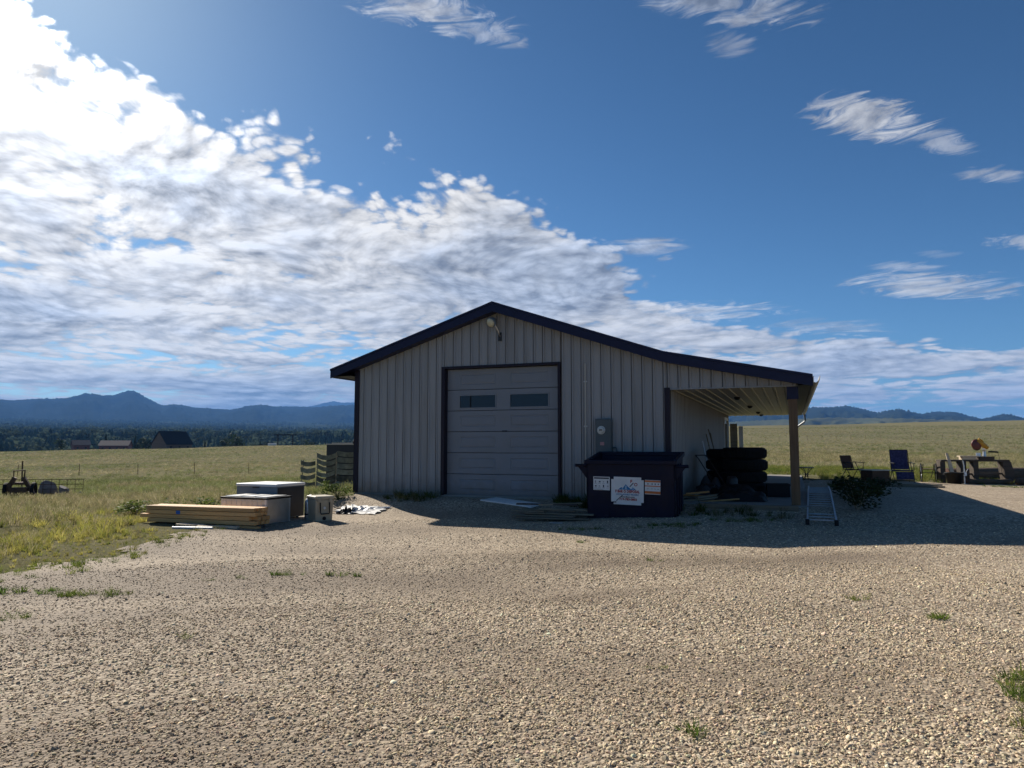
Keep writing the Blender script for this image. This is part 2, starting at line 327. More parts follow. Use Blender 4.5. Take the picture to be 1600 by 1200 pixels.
def groundmat():
    m = bpy.data.materials.new('dry_pasture'); m.use_nodes = True; N = m.node_tree.nodes; L = m.node_tree.links; b = N['Principled BSDF']
    b.inputs['Roughness'].default_value = 1.; b.inputs['Specular IOR Level'].default_value = 0
    g = N.new('ShaderNodeNewGeometry')
    def nz(sc, det=6, ro=.6, st=(1, 1, 1)):
        mp = N.new('ShaderNodeMapping'); mp.inputs['Scale'].default_value = st; L.new(g.outputs['Position'], mp.inputs[0])
        x = N.new('ShaderNodeTexNoise'); x.inputs['Scale'].default_value = sc; x.inputs['Detail'].default_value = det; x.inputs['Roughness'].default_value = ro; L.new(mp.outputs[0], x.inputs['Vector']); return x.outputs[0]
    def mix(f, a, b2):
        x = N.new('ShaderNodeMix'); x.data_type = 'RGBA'
        for i, q in ((0, f), (6, a), (7, b2)):
            if isinstance(q, bpy.types.NodeSocket): L.new(q, x.inputs[i])
            else: x.inputs[i].default_value = q if i == 0 else (*q, 1)
        return x.outputs[2]
    def ramp(s, a, b2):
        x = N.new('ShaderNodeMapRange'); x.interpolation_type = 'SMOOTHSTEP'; L.new(s, x.inputs[0]); x.inputs[1].default_value = a; x.inputs[2].default_value = b2; return x.outputs[0]
    c = mix(ramp(nz(.35), .38, .62), (.165, .148, .085), (.130, .130, .066))
    c = mix(ramp(nz(.03, 5, .6, (1, .5, 1)), .42, .62), c, (.115, .112, .064))
    c = mix(ramp(nz(2.2, 8, .7), .35, .75), c, (.20, .18, .115))
    # far wooded country: dark green with pale clearings
    ln = N.new('ShaderNodeVectorMath'); ln.operation = 'LENGTH'; L.new(g.outputs['Position'], ln.inputs[0])
    wd = mix(ramp(nz(.006, 7, .7), .54, .66), (.022, .032, .018), (.075, .075, .042))
    c = mix(ramp(ln.outputs['Value'], 480, 760), c, wd)
    L.new(c, b.inputs['Base Color'])
    bp = N.new('ShaderNodeBump'); bp.inputs['Strength'].default_value = .7; bp.inputs['Distance'].default_value = .12; L.new(nz(3.5, 8, .75), bp.inputs['Height']); L.new(bp.outputs[0], b.inputs['Normal'])
    return m
az = np.radians(np.concatenate([np.arange(-180, -56, 4.), np.arange(-56, 56, .5), np.arange(56, 180, 4.)]))
rr = [0.6, 1.2, 2, 3, 4, 5]
while rr[-1] < 38: rr.append(rr[-1]+.33)
while rr[-1] < 14000: rr.append(rr[-1]*1.055)
rr = np.array(rr)
RR, AA = np.meshgrid(rr, az, indexing='ij'); X = RR*np.sin(AA); Y = RR*np.cos(AA); Z = hgt(X, Y)
nr, na = RR.shape
verts = np.stack([X.ravel(), Y.ravel(), Z.ravel()], 1); idx = np.arange(nr*na).reshape(nr, na); nx = np.roll(idx, -1, axis=1)
quads = np.stack([idx[:-1].ravel(), nx[:-1].ravel(), nx[1:].ravel(), idx[1:].ravel()], 1)[:, ::-1]
verts = np.vstack([verts, [[0, 0, hz(0, 0)]]])
fl = quads.tolist() + [(int(idx[0, (j+1) % na]), int(idx[0, j]), nr*na) for j in range(na)]
def rawmesh(name, vs, fs, mat, smooth=True):
    me = bpy.data.meshes.new(name); me.from_pydata(np.asarray(vs).tolist(), [], fs); me.materials.append(mat)
    if smooth: me.polygons.foreach_set('use_smooth', [True]*len(me.polygons))
    o = bpy.data.objects.new(name, me); col.objects.link(o); return o
ground = rawmesh('ground', verts, fl, groundmat()); ground['kind'] = 'structure'
bm = bmesh.new(); bm.from_mesh(ground.data); bmesh.ops.recalc_face_normals(bm, faces=bm.faces)
if sum(f.normal.z for f in bm.faces) < 0: bmesh.ops.reverse_faces(bm, faces=bm.faces)
bm.to_mesh(ground.data); bm.free()

# gravel yard: a sheet of its own with a ragged edge
def b2(s, d): return tuple((BO + WV*s + NV*d)[:2])
YARD = [(-14, -7), (-14, 5.5), (-9, 7.6), (-6.3, 8.5), (-6.05, 10.2), (-6.0, 11.7), (-5.7, 13.6), (-5.2, 15.2), (-4.5, 16.6), (-4.0, 17.9), b2(.4, .5),
        b2(10.3, .5), b2(10.3, 11.6), b2(12.6, 12.3), b2(15, 12.3), b2(18, 13.0), b2(22, 12), (34, 12), (34, -7)]
def inpoly(px, py, poly):
    px = np.asarray(px); py = np.asarray(py); c = np.zeros(px.shape, bool); n = len(poly)
    for i in range(n):
        x0, y0 = poly[i]; x1, y1 = poly[(i+1) % n]
        if y0 == y1: continue
        k = ((y0 > py) != (y1 > py)) & (px < (x1-x0)*(py-y0)/(y1-y0)+x0); c ^= k
    return c
def wob(x, y): return .22*np.sin(x*2.3+y*1.1)+.16*np.sin(y*4.7-x*1.9)+.12*np.sin(x*9.1+y*7.3)
def yard_in(x, y):
    a = inpoly(x+wob(x, y), y+wob(y, x), YARD)
    return a
gs = .16
gx = np.arange(-14, 34, gs); gy = np.arange(-7, 33, gs); GX, GY = np.meshgrid(gx, gy, indexing='ij')
ins = yard_in(GX+gs/2, GY+gs/2)[:-1, :-1]
gid = np.arange(GX.size).reshape(GX.shape)
q = np.stack([gid[:-1, :-1][ins], gid[1:, :-1][ins], gid[1:, 1:][ins], gid[:-1, 1:][ins]], 1)
used = np.unique(q); remap = -np.ones(GX.size, int); remap[used] = np.arange(len(used))
gv = np.stack([GX.ravel()[used], GY.ravel()[used], hgt(GX.ravel()[used], GY.ravel()[used])+.018], 1)
def dirtiness(x, y):
    t = np.sin(x*.5+y*2.6+.6*np.sin(x*.9))*.5+np.sin(x*.32-y*1.3+1)*.5
    tr = 0
    for y0 in (7.3, 9.0): tr = tr+np.exp(-((y-(y0+.16*x+.012*x*x+.12*np.sin(x*.8)))/.26)**2)       # worn wheel tracks
    return np.clip(.40+.70*t+.11*(1.5-x)-.05*np.abs(y-8.5)+.75*tr*(.7+.3*np.sin(x*1.7)), 0, 1.8)
def gravelmat():
    m = bpy.data.materials.new('pea_gravel'); m.use_nodes = True; N = m.node_tree.nodes; L = m.node_tree.links; b = N['Principled BSDF']
    b.inputs['Roughness'].default_value = .85; b.inputs['Specular IOR Level'].default_value = .25
    g = N.new('ShaderNodeNewGeometry')
    vo = N.new('ShaderNodeTexVoronoi'); vo.inputs['Scale'].default_value = 34; L.new(g.outputs['Position'], vo.inputs['Vector'])
    sp = N.new('ShaderNodeSeparateColor'); L.new(vo.outputs['Color'], sp.inputs[0])
    rp = N.new('ShaderNodeValToRGB'); L.new(sp.outputs[0], rp.inputs[0])
    e = rp.color_ramp.elements; e[0].color = (.13, .095, .065, 1); e[1].color = (.58, .49, .37, 1)
    for p, cc_ in ((.2, (.27, .205, .14, 1)), (.6, (.38, .305, .215, 1)), (.85, (.47, .385, .275, 1))):
        k = e.new(p); k.color = cc_
    n1 = N.new('ShaderNodeTexNoise'); n1.inputs['Scale'].default_value = .8; n1.inputs['Detail'].default_value = 8; n1.inputs['Roughness'].default_value = .65; L.new(g.outputs['Position'], n1.inputs['Vector'])
    r1 = N.new('ShaderNodeMapRange'); r1.inputs[1].default_value = .42; r1.inputs[2].default_value = .72; r1.inputs[4].default_value = .55; L.new(n1.outputs[0], r1.inputs[0])
    at = N.new('ShaderNodeAttribute'); at.attribute_name = 'dirt'; ma = N.new('ShaderNodeMath'); ma.operation = 'MULTIPLY_ADD'; ma.use_clamp = True; L.new(at.outputs['Fac'], ma.inputs[0]); ma.inputs[1].default_value = .62; L.new(r1.outputs[0], ma.inputs[2])
    mx = N.new('ShaderNodeMix'); mx.data_type = 'RGBA'; L.new(ma.outputs[0], mx.inputs[0]); L.new(rp.outputs[0], mx.inputs[6]); mx.inputs[7].default_value = (.20, .155, .11, 1)
    L.new(mx.outputs[2], b.inputs['Base Color'])
    bp = N.new('ShaderNodeBump'); bp.invert = True; bp.inputs['Strength'].default_value = .6; bp.inputs['Distance'].default_value = .022; L.new(vo.outputs['Distance'], bp.inputs['Height'])
    n2 = N.new('ShaderNodeTexNoise'); n2.inputs['Scale'].default_value = 6; n2.inputs['Detail'].default_value = 5; L.new(g.outputs['Position'], n2.inputs['Vector'])
    b2_ = N.new('ShaderNodeBump'); b2_.inputs['Strength'].default_value = .25; b2_.inputs['Distance'].default_value = .05; L.new(n2.outputs[0], b2_.inputs['Height']); L.new(bp.outputs[0], b2_.inputs['Normal'])
    L.new(b2_.outputs[0], b.inputs['Normal'])
    return m
yard = rawmesh('gravel_yard', gv, remap[q].tolist(), gravelmat()); yard['kind'] = 'structure'
da = yard.data.attributes.new('dirt', 'FLOAT', 'POINT'); da.data.foreach_set('value', dirtiness(gv[:, 0], gv[:, 1]).astype(np.float32))

# ------------------------------------------------------------------ scatter by geometry nodes (stuff)
def scatter(name, pos, rot, scl, colr, idx, protos, label, cat):
    pc = bpy.data.collections.new(name+'_shapes')
    for p in protos: pc.objects.link(p)
    me = bpy.data.meshes.new(name); n = len(pos)
    me.vertices.add(n); me.vertices.foreach_set('co', np.asarray(pos, np.float32).ravel())
    def at(nm, ty, key, arr):
        a = me.attributes.new(nm, ty, 'POINT'); a.data.foreach_set(key, np.asarray(arr).ravel())
    at('rot', 'FLOAT_VECTOR', 'vector', np.asarray(rot, np.float32)); at('scl', 'FLOAT_VECTOR', 'vector', np.asarray(scl, np.float32))
    at('col', 'FLOAT_COLOR', 'color', np.c_[np.asarray(colr), np.ones(n)].astype(np.float32)); at('idx', 'INT', 'value', np.asarray(idx, np.int32))
    o = bpy.data.objects.new(name, me); col.objects.link(o)
    ng = bpy.data.node_groups.new(name, 'GeometryNodeTree')
    ng.interface.new_socket('Geometry', in_out='INPUT', socket_type='NodeSocketGeometry'); ng.interface.new_socket('Geometry', in_out='OUTPUT', socket_type='NodeSocketGeometry')
    N = ng.nodes; L = ng.links; gi = N.new('NodeGroupInput'); go = N.new('NodeGroupOutput')
    def na_(nm, dt):
        x = N.new('GeometryNodeInputNamedAttribute'); x.data_type = dt; x.inputs[0].default_value = nm; return x.outputs[0]
    ci = N.new('GeometryNodeCollectionInfo'); ci.inputs[0].default_value = pc; ci.inputs[1].default_value = True; ci.inputs[2].default_value = True
    ip = N.new('GeometryNodeInstanceOnPoints'); er = N.new('FunctionNodeEulerToRotation')
    L.new(gi.outputs[0], ip.inputs['Points']); L.new(ci.outputs[0], ip.inputs['Instance']); ip.inputs['Pick Instance'].default_value = True
    L.new(na_('idx', 'INT'), ip.inputs['Instance Index']); L.new(na_('rot', 'FLOAT_VECTOR'), er.inputs[0]); L.new(er.outputs[0], ip.inputs['Rotation']); L.new(na_('scl', 'FLOAT_VECTOR'), ip.inputs['Scale'])
    L.new(ip.outputs[0], go.inputs[0])
    md = o.modifiers.new('scatter', 'NODES'); md.node_group = ng
    tag(o, label, cat, None, 'stuff'); return o
def proto(name, vs, fs, mat, smooth=False):
    me = bpy.data.meshes.new(name); me.from_pydata([tuple(map(float, p)) for p in vs], [], fs); me.materials.append(mat)
    if smooth: me.polygons.foreach_set('use_smooth', [True]*len(me.polygons))
    return bpy.data.objects.new(name, me)
stone_mat = leafmat('gravel_stone', trans=0, rough=.8, spec=.3)
def stone_proto(k):
    bm = bmesh.new(); bmesh.ops.create_icosphere(bm, subdivisions=1 if k < 3 else 2, radius=1); r2 = random.Random(k)
    a, b_, c_ = r2.uniform(.8, 1.25), r2.uniform(.75, 1.05), r2.uniform(.36, .54)
    for q_ in bm.verts:
        f = r2.uniform(.74, 1.16); q_.co = Vector((q_.co.x*a*f, q_.co.y*b_*f, q_.co.z*c_*f))
    me = bpy.data.meshes.new('stone'); bm.to_mesh(me); bm.free(); me.materials.append(stone_mat)
    me.polygons.foreach_set('use_smooth', [k % 3 == 2]*len(me.polygons)); return bpy.data.objects.new('stone_%d' % k, me)
STONES = [stone_proto(k) for k in range(6)]
def wedge(n, r0, r1, a0, a1):
    r = np.sqrt(rng.uniform(r0*r0, r1*r1, n)); a = np.radians(rng.uniform(a0, a1, n)); return r*np.sin(a), r*np.cos(a)
px, py = [], []
for r0, r1, dn in ((2.4, 5, 3500), (5, 7.5, 2200), (7.5, 10.5, 1150), (10.5, 15, 330)):
    n = int(dn*.5*R(96)*(r1*r1-r0*r0)); a, b_ = wedge(n, r0, r1, -48, 48); px.append(a); py.append(b_)
px = np.concatenate(px); py = np.concatenate(py); k = yard_in(px, py); px, py = px[k], py[k]
s_ = (px-BO[0])*WV[0]+(py-BO[1])*WV[1]; d_ = (px-BO[0])*NV[0]+(py-BO[1])*NV[1]; k = ~((d_ > -.05) & (s_ > -.1) & (s_ < 10.6)); px, py = px[k], py[k]
n = len(px); sz = np.clip(rng.lognormal(math.log(.0078), .34, n), .004, .021)
patch = dirtiness(px, py)*1.25+rng.normal(0, .35, n)
k = rng.uniform(0, 1, n) < np.clip(1.0-.10*np.clip(patch, 0, 2), .3, 1); px, py, sz, patch = px[k], py[k], sz[k], patch[k]; n = len(px)
tone = np.clip(rng.normal(1, .32, n), .3, 1.75)[:, None]
base = np.array([[.565, .45, .30]])*tone*(1+rng.normal(0, .035, (n, 3)))
base *= 1-np.clip(patch, 0, 2)[:, None]*np.array([[.17, .195, .225]]); sz = sz*(1-.13*np.clip(patch, 0, 2))
scatter('loose_gravel', np.c_[px, py, hgt(px, py)+.018+sz*.12], rng.uniform(0, 6.28, (n, 3))*[.15, .15, 1], np.c_[sz, sz, sz]*rng.uniform(.8, 1.25, (n, 3)), np.clip(base, .03, .8), rng.integers(0, 6, n), STONES,
        'loose tan gravel stones covering the drive in front of the shed', 'gravel')

grass_mat = leafmat('grass_blade', trans=.42, rough=.75, spec=.06)
def clump(k, nb, spread, lean, wid, seed=False):
    r2 = random.Random(k); vs = []; fs = []
    for i in range(nb):
        a = r2.uniform(0, 6.283); d = r2.uniform(0, spread); bx, by = math.cos(a)*d, math.sin(a)*d
        h = r2.uniform(.55, 1.0); la = a+r2.uniform(-.9, .9); ln = r2.uniform(.05, lean)*h; ww = wid*r2.uniform(.7, 1.3)
        fa = r2.uniform(0, 3.1416); wx, wy = math.cos(fa)*ww, math.sin(fa)*ww; i0 = len(vs)
        for t, wf in ((0, 1), (.5, .8), (1., .12)):
            o_ = ln*t*t; x = bx+math.cos(la)*o_; y = by+math.sin(la)*o_; z = h*t-.03
            vs += [(x-wx*wf, y-wy*wf, z), (x+wx*wf, y+wy*wf, z)]
        fs += [(i0, i0+1, i0+3, i0+2), (i0+2, i0+3, i0+5, i0+4)]
        if seed and i % 2 == 0:
            x, y, z = vs[-1]; j = len(vs); w2 = ww*1.6
            vs += [(x-w2, y, z-.12), (x+w2, y, z-.12), (x, y, z+.06)]; fs.append((j, j+1, j+2))
    return vs, fs
DRY = [proto('dry_clump_%d' % k, *clump(k, 16, .28, .5, .014, True), grass_mat) for k in range(4)]
WEED = [proto('weed_clump_%d' % k, *clump(20+k, 22, .30, .75, .030), grass_mat) for k in range(3)]
def grass(name, px, py, hlo, hhi, wid, cols, protos, label, cat='grass', edge=False):
    n = len(px); h = rng.uniform(hlo, hhi, n)
    if edge:
        h = h*np.where(yard_in(px+.55, py-.2) | yard_in(px+.3, py-.1), .30, np.where(yard_in(px+1.3, py-.4), .50, np.where(yard_in(px+2.2, py-.6), .72, 1.)))*(.75+.35*np.sin(px*1.9+py*.7)*np.sin(py*1.3-px*.4))
    w_ = wid*rng.uniform(.7, 1.3, n)*h
    cols = np.asarray(cols); c0 = cols[rng.integers(0, len(cols), n)]*np.clip(rng.normal(1, .2, n), .5, 1.5)[:, None]
    bnd = vnoise(px*.09+40, py*.05+40, 31)+.6*vnoise(px*.4+40, py*.22+40, 32); c0 = c0*(1+.22*bnd[:, None])*np.where(bnd[:, None] < -.1, np.array([[.84, 1.0, .78]]), 1.)
    return scatter(name, np.c_[px, py, hgt(px, py)], np.c_[rng.normal(0, .08, (n, 2)), rng.uniform(0, 6.28, n)], np.c_[w_, w_, h], np.clip(c0, .01, .7), rng.integers(0, len(protos), n), protos, label, cat)
def clear(px, py):
    k = ~yard_in(px, py); s = (px-BO[0])*WV[0]+(py-BO[1])*WV[1]; d = (px-BO[0])*NV[0]+(py-BO[1])*NV[1]
    k &= ~((s > -.15) & (s < 11.2) & (d > -.3) & (d < 16)); k &= ~((np.abs(px+5.4) < 1.6) & (np.abs(py-14.9) < .9)); k &= ~((px > -7.45) & (px < -4.4) & (py > 13.45) & (py < 14.6)); k &= ~((px > -7.4) & (px < -5) & (py > 20.6) & (py < 23)); return px[k], py[k]
dry = [(.32, .27, .15), (.27, .235, .12), (.22, .21, .095), (.36, .31, .19), (.185, .19, .075)]
a = [wedge(11000, 9, 30, -54, -11), wedge(9000, 30, 62, -52, -11), wedge(20000, 60, 290, -50, -10), wedge(9000, 45, 90, 13, 52), wedge(20000, 90, 420, 13, 50)]
px = np.concatenate([q_[0] for q_ in a]); py = np.concatenate([q_[1] for q_ in a]); px, py = clear(px, py)
far = np.hypot(px, py) > 60
grass('dry_grass', px[~far], py[~far], .12, .33, 1.05, dry, DRY, 'dry tan pasture grass spreading across the near field', edge=True)
grass('distant_dry_grass', px[far], py[far], .18, .36, 3.2, dry, DRY, 'thin dry grass tufts on the far pasture beyond the fences')
gr = [(.13, .16, .035), (.17, .185, .045), (.10, .135, .03), (.22, .21, .06)]
a = [wedge(9000, 23, 46, 15, 50)]
px, py = clear(*a[0]); grass('lawn_grass', px, py, .08, .2, 1.6, gr, DRY, 'short green grass behind the chairs and saw bench')
# yellow-green weeds along the left edge of the gravel
px = rng.uniform(-13, -4.2, 9000); py = rng.uniform(7.2, 17, 9000)
dd = np.abs(px+6.2+wob(px, py)); k = rng.uniform(0, 1, 9000) < np.exp(-(dd/2.2)**2)*.8; q0, q1 = px[k], py[k]; px, py = clear(q0, q1)
k = yard_in(q0, q1) & ~yard_in(q0-.75, q1+.2) & (rng.uniform(0, 1, len(q0)) < .5) & (q0 < -5.3); ex, ey = q0[k], q1[k]
k = ~((px > -7.4) & (px < -4.3) & (py > 13.3) & (py < 14.6) & (rng.uniform(0, 1, len(px)) < .9)); px, py = px[k], py[k]
grass('roadside_weeds', px, py, .08, .30, 1.3, [(.30, .29, .065), (.38, .34, .08), (.22, .24, .05), (.42, .37, .11)], WEED+DRY, 'yellow green weeds along the left edge of the gravel', 'weeds', True)
grass('creeping_weeds', ex, ey, .04, .11, 1.8, [(.16, .18, .045), (.22, .21, .06), (.12, .15, .035)], WEED+DRY, 'low weeds creeping into the gravel from the left', 'weeds')
# small tufts that have come up through the gravel
tx, ty = [], []
for (cx, cy, rx, ry, m) in [(a_, b_, c_, d_, m_ if c_ > .5 else max(3, int(m_*.6))) for a_, b_, c_, d_, m_ in [(-4.48, 7.75, .42, .12, 60), (-5.3, 7.9, .5, .12, 40), (-4.75, 6.75, .25, .14, 26), (-2.74, 8.74, .26, .06, 22), (-1.98, 8.78, .28, .05, 18), (-3.5, 8.35, .08, .05, 6),
                            (-3.2, 8.5, .08, .05, 6), (3.85, 6.55, .1, .05, 10), (1.0, 5.2, .07, .05, 6), (.95, 4.0, .09, .06, 8), (3.4, 7.2, .15, .05, 8), (1.15, 11.6, .1, .06, 8), (-2.6, 5.9, .1, .05, 6),
                            (3.55, 4.0, .62, .95, 520), (2.9, 3.9, .25, .2, 50), (1.3, 12.9, .5, .12, 30), (2.8, 12.9, .7, .2, 40), (4.3, 13.3, .7, .2, 45), (1.9, 9.6, .1, .04, 5), (12.6, 15.0, 1.2, .7, 30), (14.2, 18.2, 1.2, .6, 30), (15.5, 21.5, 1.4, .6, 90)]]:
    t = rng.uniform(0, 6.283, m); q_ = np.sqrt(rng.uniform(0, 1, m)); tx.append(cx+np.cos(t)*q_*rx); ty.append(cy+np.sin(t)*q_*ry)
tx = np.concatenate(tx); ty = np.concatenate(ty)
grass('gravel_tufts', tx, ty, .04, .10, 1.7, [(.09, .14, .025), (.12, .16, .03), (.15, .17, .04)], WEED+DRY, 'low green tufts growing up through the gravel', 'weeds')
# weeds along the foot of the shed and porch
wx, wy = [], []
for (s0, s1, d0, d1, m) in [(1.2, 2.5, -.75, -.12, 70), (5.5, 6.5, -.7, -.1, 120), (8.2, 10.4, -1.1, -.5, 45), (-.6, .2, -1.6, -.6, 40), (11.3, 12.6, 5.6, 8.6, 90)]:
    s = rng.uniform(s0, s1, m); d = rng.uniform(d0, d1, m); wx.append(BO[0]+WV[0]*s+NV[0]*d); wy.append(BO[1]+WV[1]*s+NV[1]*d)
grass('wall_foot_weeds', np.concatenate(wx), np.concatenate(wy), .06, .24, 1.2, [(.06, .085, .02), (.09, .11, .03), (.14, .13, .05)], WEED+DRY, 'dark weeds along the foot of the shed and porch', 'weeds')

# ------------------------------------------------------------------ hills
def hillmat(name, c, c2, sc):
    m = pm(name, c, 1.0, 0, .3, sc, c2=c2, spec=0)
    return m
def hills(name, sil, dist, az0, az1, foot_f, mat, teeth, seed, step=.06):
    A = np.arange(az0, az1, step); el = np.interp(A, [p[0] for p in sil], [p[1] for p in sil])
    D = dist*(1+.10*vnoise(A*.35+3, A*0+seed, seed)); zr = CAM_H+np.tan(np.radians(el))*D
    zs = zr; zt_ = zr + teeth*np.abs(vnoise(A*14, A*0+.5, seed+3))+teeth*.7*np.random.default_rng(seed).uniform(0, 1, len(A))
    T = np.concatenate([np.linspace(0, 1, 26), [1.12, 1.4, 1.9]]); rows = []
    for t in T:
        dd = D*(foot_f+(1-foot_f)*t); x = dd*np.sin(np.radians(A)); y = dd*np.cos(np.radians(A)); z0 = hgt(x, y)-8; zr = zt_ if .995 < t < 1.05 else zs
        if t <= 1:
            f = t**1.15; z = z0+(zr-z0)*f + (zr-z0)*.16*vnoise(A*1.1, A*0+t*5, seed+7)*math.sin(math.pi*t) + (zr-z0)*.06*vnoise(A*4, A*0+t*14, seed+8)*math.sin(math.pi*t)
        else: z = zr*(1-(t-1)*.9)-5
        rows.append(np.stack([x, y, z], 1))
    vs = np.concatenate(rows); n = len(A); idx = np.arange(len(vs)).reshape(len(T), n)
    q = np.stack([idx[:-1, :-1].ravel(), idx[:-1, 1:].ravel(), idx[1:, 1:].ravel(), idx[1:, :-1].ravel()], 1)
    o = rawmesh(name, vs, q.tolist(), mat); o['kind'] = 'structure'; return o
SL = [(-75, 2.2), (-60, 2.9), (-50, 2.4), (-42, 3.1), (-38, 2.8), (-35.83, 2.92), (-35.24, 2.9), (-34.44, 2.97), (-33.56, 3.06), (-32.61, 3.08), (-31.84, 3.21), (-31.14, 3.48), (-30.45, 3.48), (-29.9, 3.39), (-29.28, 3.46), (-28.74, 3.7), (-28.42, 3.8), (-27.98, 3.76), (-27.68, 3.56), (-26.97, 3.16), (-26.21, 2.78), (-25.51, 2.91), (-24.78, 2.83), (-24.14, 2.7), (-23.22, 2.65), (-21.77, 2.58), (-21.12, 2.69), (-20.38, 2.89), (-19.84, 2.95), (-19.15, 2.99), (-18.54, 2.88), (-17.47, 2.89), (-16.62, 2.92), (-15.76, 2.85), (-14.65, 2.94), (-12.66, 3.09), (-5, 2.8), (5, 2.2), (14, 1.6)]
SF = [(-24, 2.2), (-18, 2.7), (-16.57, 2.86), (-15.76, 2.97), (-14.87, 3.23), (-14.08, 3.39), (-13.54, 3.28), (-12.66, 3.31), (-8, 3.5), (0, 2.9), (10, 2.6)]
SR = [(6, 1.8), (14, 2.4), (21.19, 2.59), (23.01, 2.7), (24.05, 2.68), (25.29, 2.74), (26.0, 2.61), (27.18, 2.21), (27.64, 2.33), (28.56, 2.44), (29.46, 2.2), (30.04, 2.09), (30.93, 2.23), (32.02, 2.14), (32.85, 1.86), (33.46, 1.63), (34.11, 1.83), (34.68, 1.99), (35.36, 1.84), (35.77, 1.67), (38, 2.2), (44, 1.7), (52, 2.3), (65, 1.5)]
hm1 = hillmat('pine_covered_slope', (.010, .016, .010), (.022, .028, .016), .006)
hills('hills', SL, 6200, -72, 12, .72, hm1, 9, 3)
hills('distant_hills', SF, 10500, -24, 9, .8, hm1, 6, 5, .1)
hills('hills', SR, 4300, 7, 64, .62, hm1, 10, 9)
SG = [(8, 1.3), (18, 1.75), (24, 1.95), (28, 1.85), (31, 1.7), (36, 1.4), (44, 1.1), (60, 1.2)]
hills('foothills', SG, 2700, 9, 62, .7, hillmat('grassy_slope', (.12, .115, .06), (.06, .075, .04), .012), 3, 13, .12)

# the far wood, and trees one can tell apart
tree_mat = leafmat('needle_foliage', trans=.2, rough=1., spec=0)
def conifer(k):
    r2 = random.Random(k); vs = []; fs = []; nl = 6
    for i in range(nl):
        z0 = .10+.86*i/nl; z1 = min(1.0, z0+.30); rad = .24*(1-z0)**.8+.02; m_ = 8; c = len(vs); vs.append((r2.uniform(-.02, .02), r2.uniform(-.02, .02), z1))
        for j in range(m_):
            a = 2*math.pi*(j+r2.random()*.6)/m_; q_ = rad*r2.uniform(.5, 1.2); vs.append((math.cos(a)*q_, math.sin(a)*q_, z0-r2.uniform(0, .06)))
        for j in range(m_): fs.append((c, c+1+j, c+1+(j+1) % m_))
    i0 = len(vs); vs += [(.015*math.cos(a), .015*math.sin(a), z) for z in (0, .3) for a in (0, 2.1, 4.2)]
    fs += [(i0+j, i0+(j+1) % 3, i0+3+(j+1) % 3, i0+3+j) for j in range(3)]
    return vs, fs
def leafcloud(k, m, lobes=7, leaf=.09):
    r2 = random.Random(k); vs = []; fs = []; L_ = [(r2.uniform(-.28, .28), r2.uniform(-.28, .28), r2.uniform(.35, .82), r2.uniform(.16, .28)) for _ in range(lobes)]
    for i in range(m):
        lx, ly, lz, lr = L_[i % lobes]; d = Vector((r2.gauss(0, 1), r2.gauss(0, 1), r2.gauss(0, 1))).normalized(); c = Vector((lx, ly, lz)) + d*lr*r2.uniform(.55, 1.05)
        t = Vector((r2.gauss(0, 1), r2.gauss(0, 1), r2.gauss(0, 1))).normalized(); b = d.cross(t).normalized(); t = (t-d*.3).normalized(); s = leaf*r2.uniform(.5, 1.2); j = len(vs)
        vs += [c-t*s, c+b*s*.6, c+t*s, c-b*s*.6]; fs.append((j, j+1, j+2, j+3))
    return vs, fs
TREES = [proto('far_tree_%d' % k, *conifer(k), tree_mat) for k in range(4)] + [proto('far_tree_%d' % (4+k), *leafcloud(50+k, 70, 6, .15), tree_mat) for k in range(2)]
px, py = [], []
for r0, r1, m in ((420, 700, 900), (700, 1100, 2600), (1100, 1900, 5200), (1900, 4300, 9000)):
    a, b_ = wedge(m, r0, r1, -54, -9); px.append(a); py.append(b_)
px = np.concatenate(px); py = np.concatenate(py); den_ = vnoise(px*.006+9, py*.006+4, 21)+.5*vnoise(px*.02, py*.02, 22)
rd = np.hypot(px, py); az_ = np.degrees(np.arctan2(px, py)); k = den_ > np.where(rd < 1600, -.45, -.30+.55*np.clip((az_+24)/12, 0, 1)); px, py = px[k], py[k]; n = len(px)
h = rng.uniform(6, 12, n); w_ = h*rng.uniform(.9, 1.5, n); tc_ = np.array([[.085, .115, .085]])*np.clip(rng.normal(1, .3, n), .4, 1.8)[:, None]
scatter('far_wood', np.c_[px, py, hgt(px, py)-.3], np.c_[np.zeros((n, 2)), rng.uniform(0, 6.28, n)], np.c_[w_, w_, h], tc_, rng.integers(0, 6, n), TREES, 'dark pine wood filling the valley below the blue hills', 'wood')
crown_mat = pm('tree_crown', (.032, .05, .02), .8, 0, .4, .6, trans=.2, spec=.1, rand=.25); bark_mat = MT['log']
def tree(x, y, h, w, label, kind, k, base=None):
    t = thing('pine_tree' if kind == 'pine' else 'leafy_tree', label, 'tree', (x, y, hz(x, y) if base is None else base), random.uniform(0, 6), 'trees beside the far houses')
    vs, fs = conifer(k) if kind == 'pine' else leafcloud(k, 420, 9, .07); m = MB(); m.add([(p[0]*w, p[1]*w, p[2]*h) for p in vs], fs)
    me = bpy.data.meshes.new('crown'); me.from_pydata(m.v, [], m.f); me.materials.append(crown_mat); o = bpy.data.objects.new('crown', me); col.objects.link(o); o.parent = t
    tr = MB(); tr.tube([(0, 0, -.5), (.05, .03, h*.3), (0, 0, h*.7)], [h*.035, h*.026, h*.01], 7)
    for j in range(4):
        a = j*1.6; tr.tube([(0, 0, h*(.28+.09*j)), (math.cos(a)*w*.16, math.sin(a)*w*.16, h*(.40+.1*j))], [h*.014, h*.004], 5)
    tr.build('trunk', bark_mat, t)

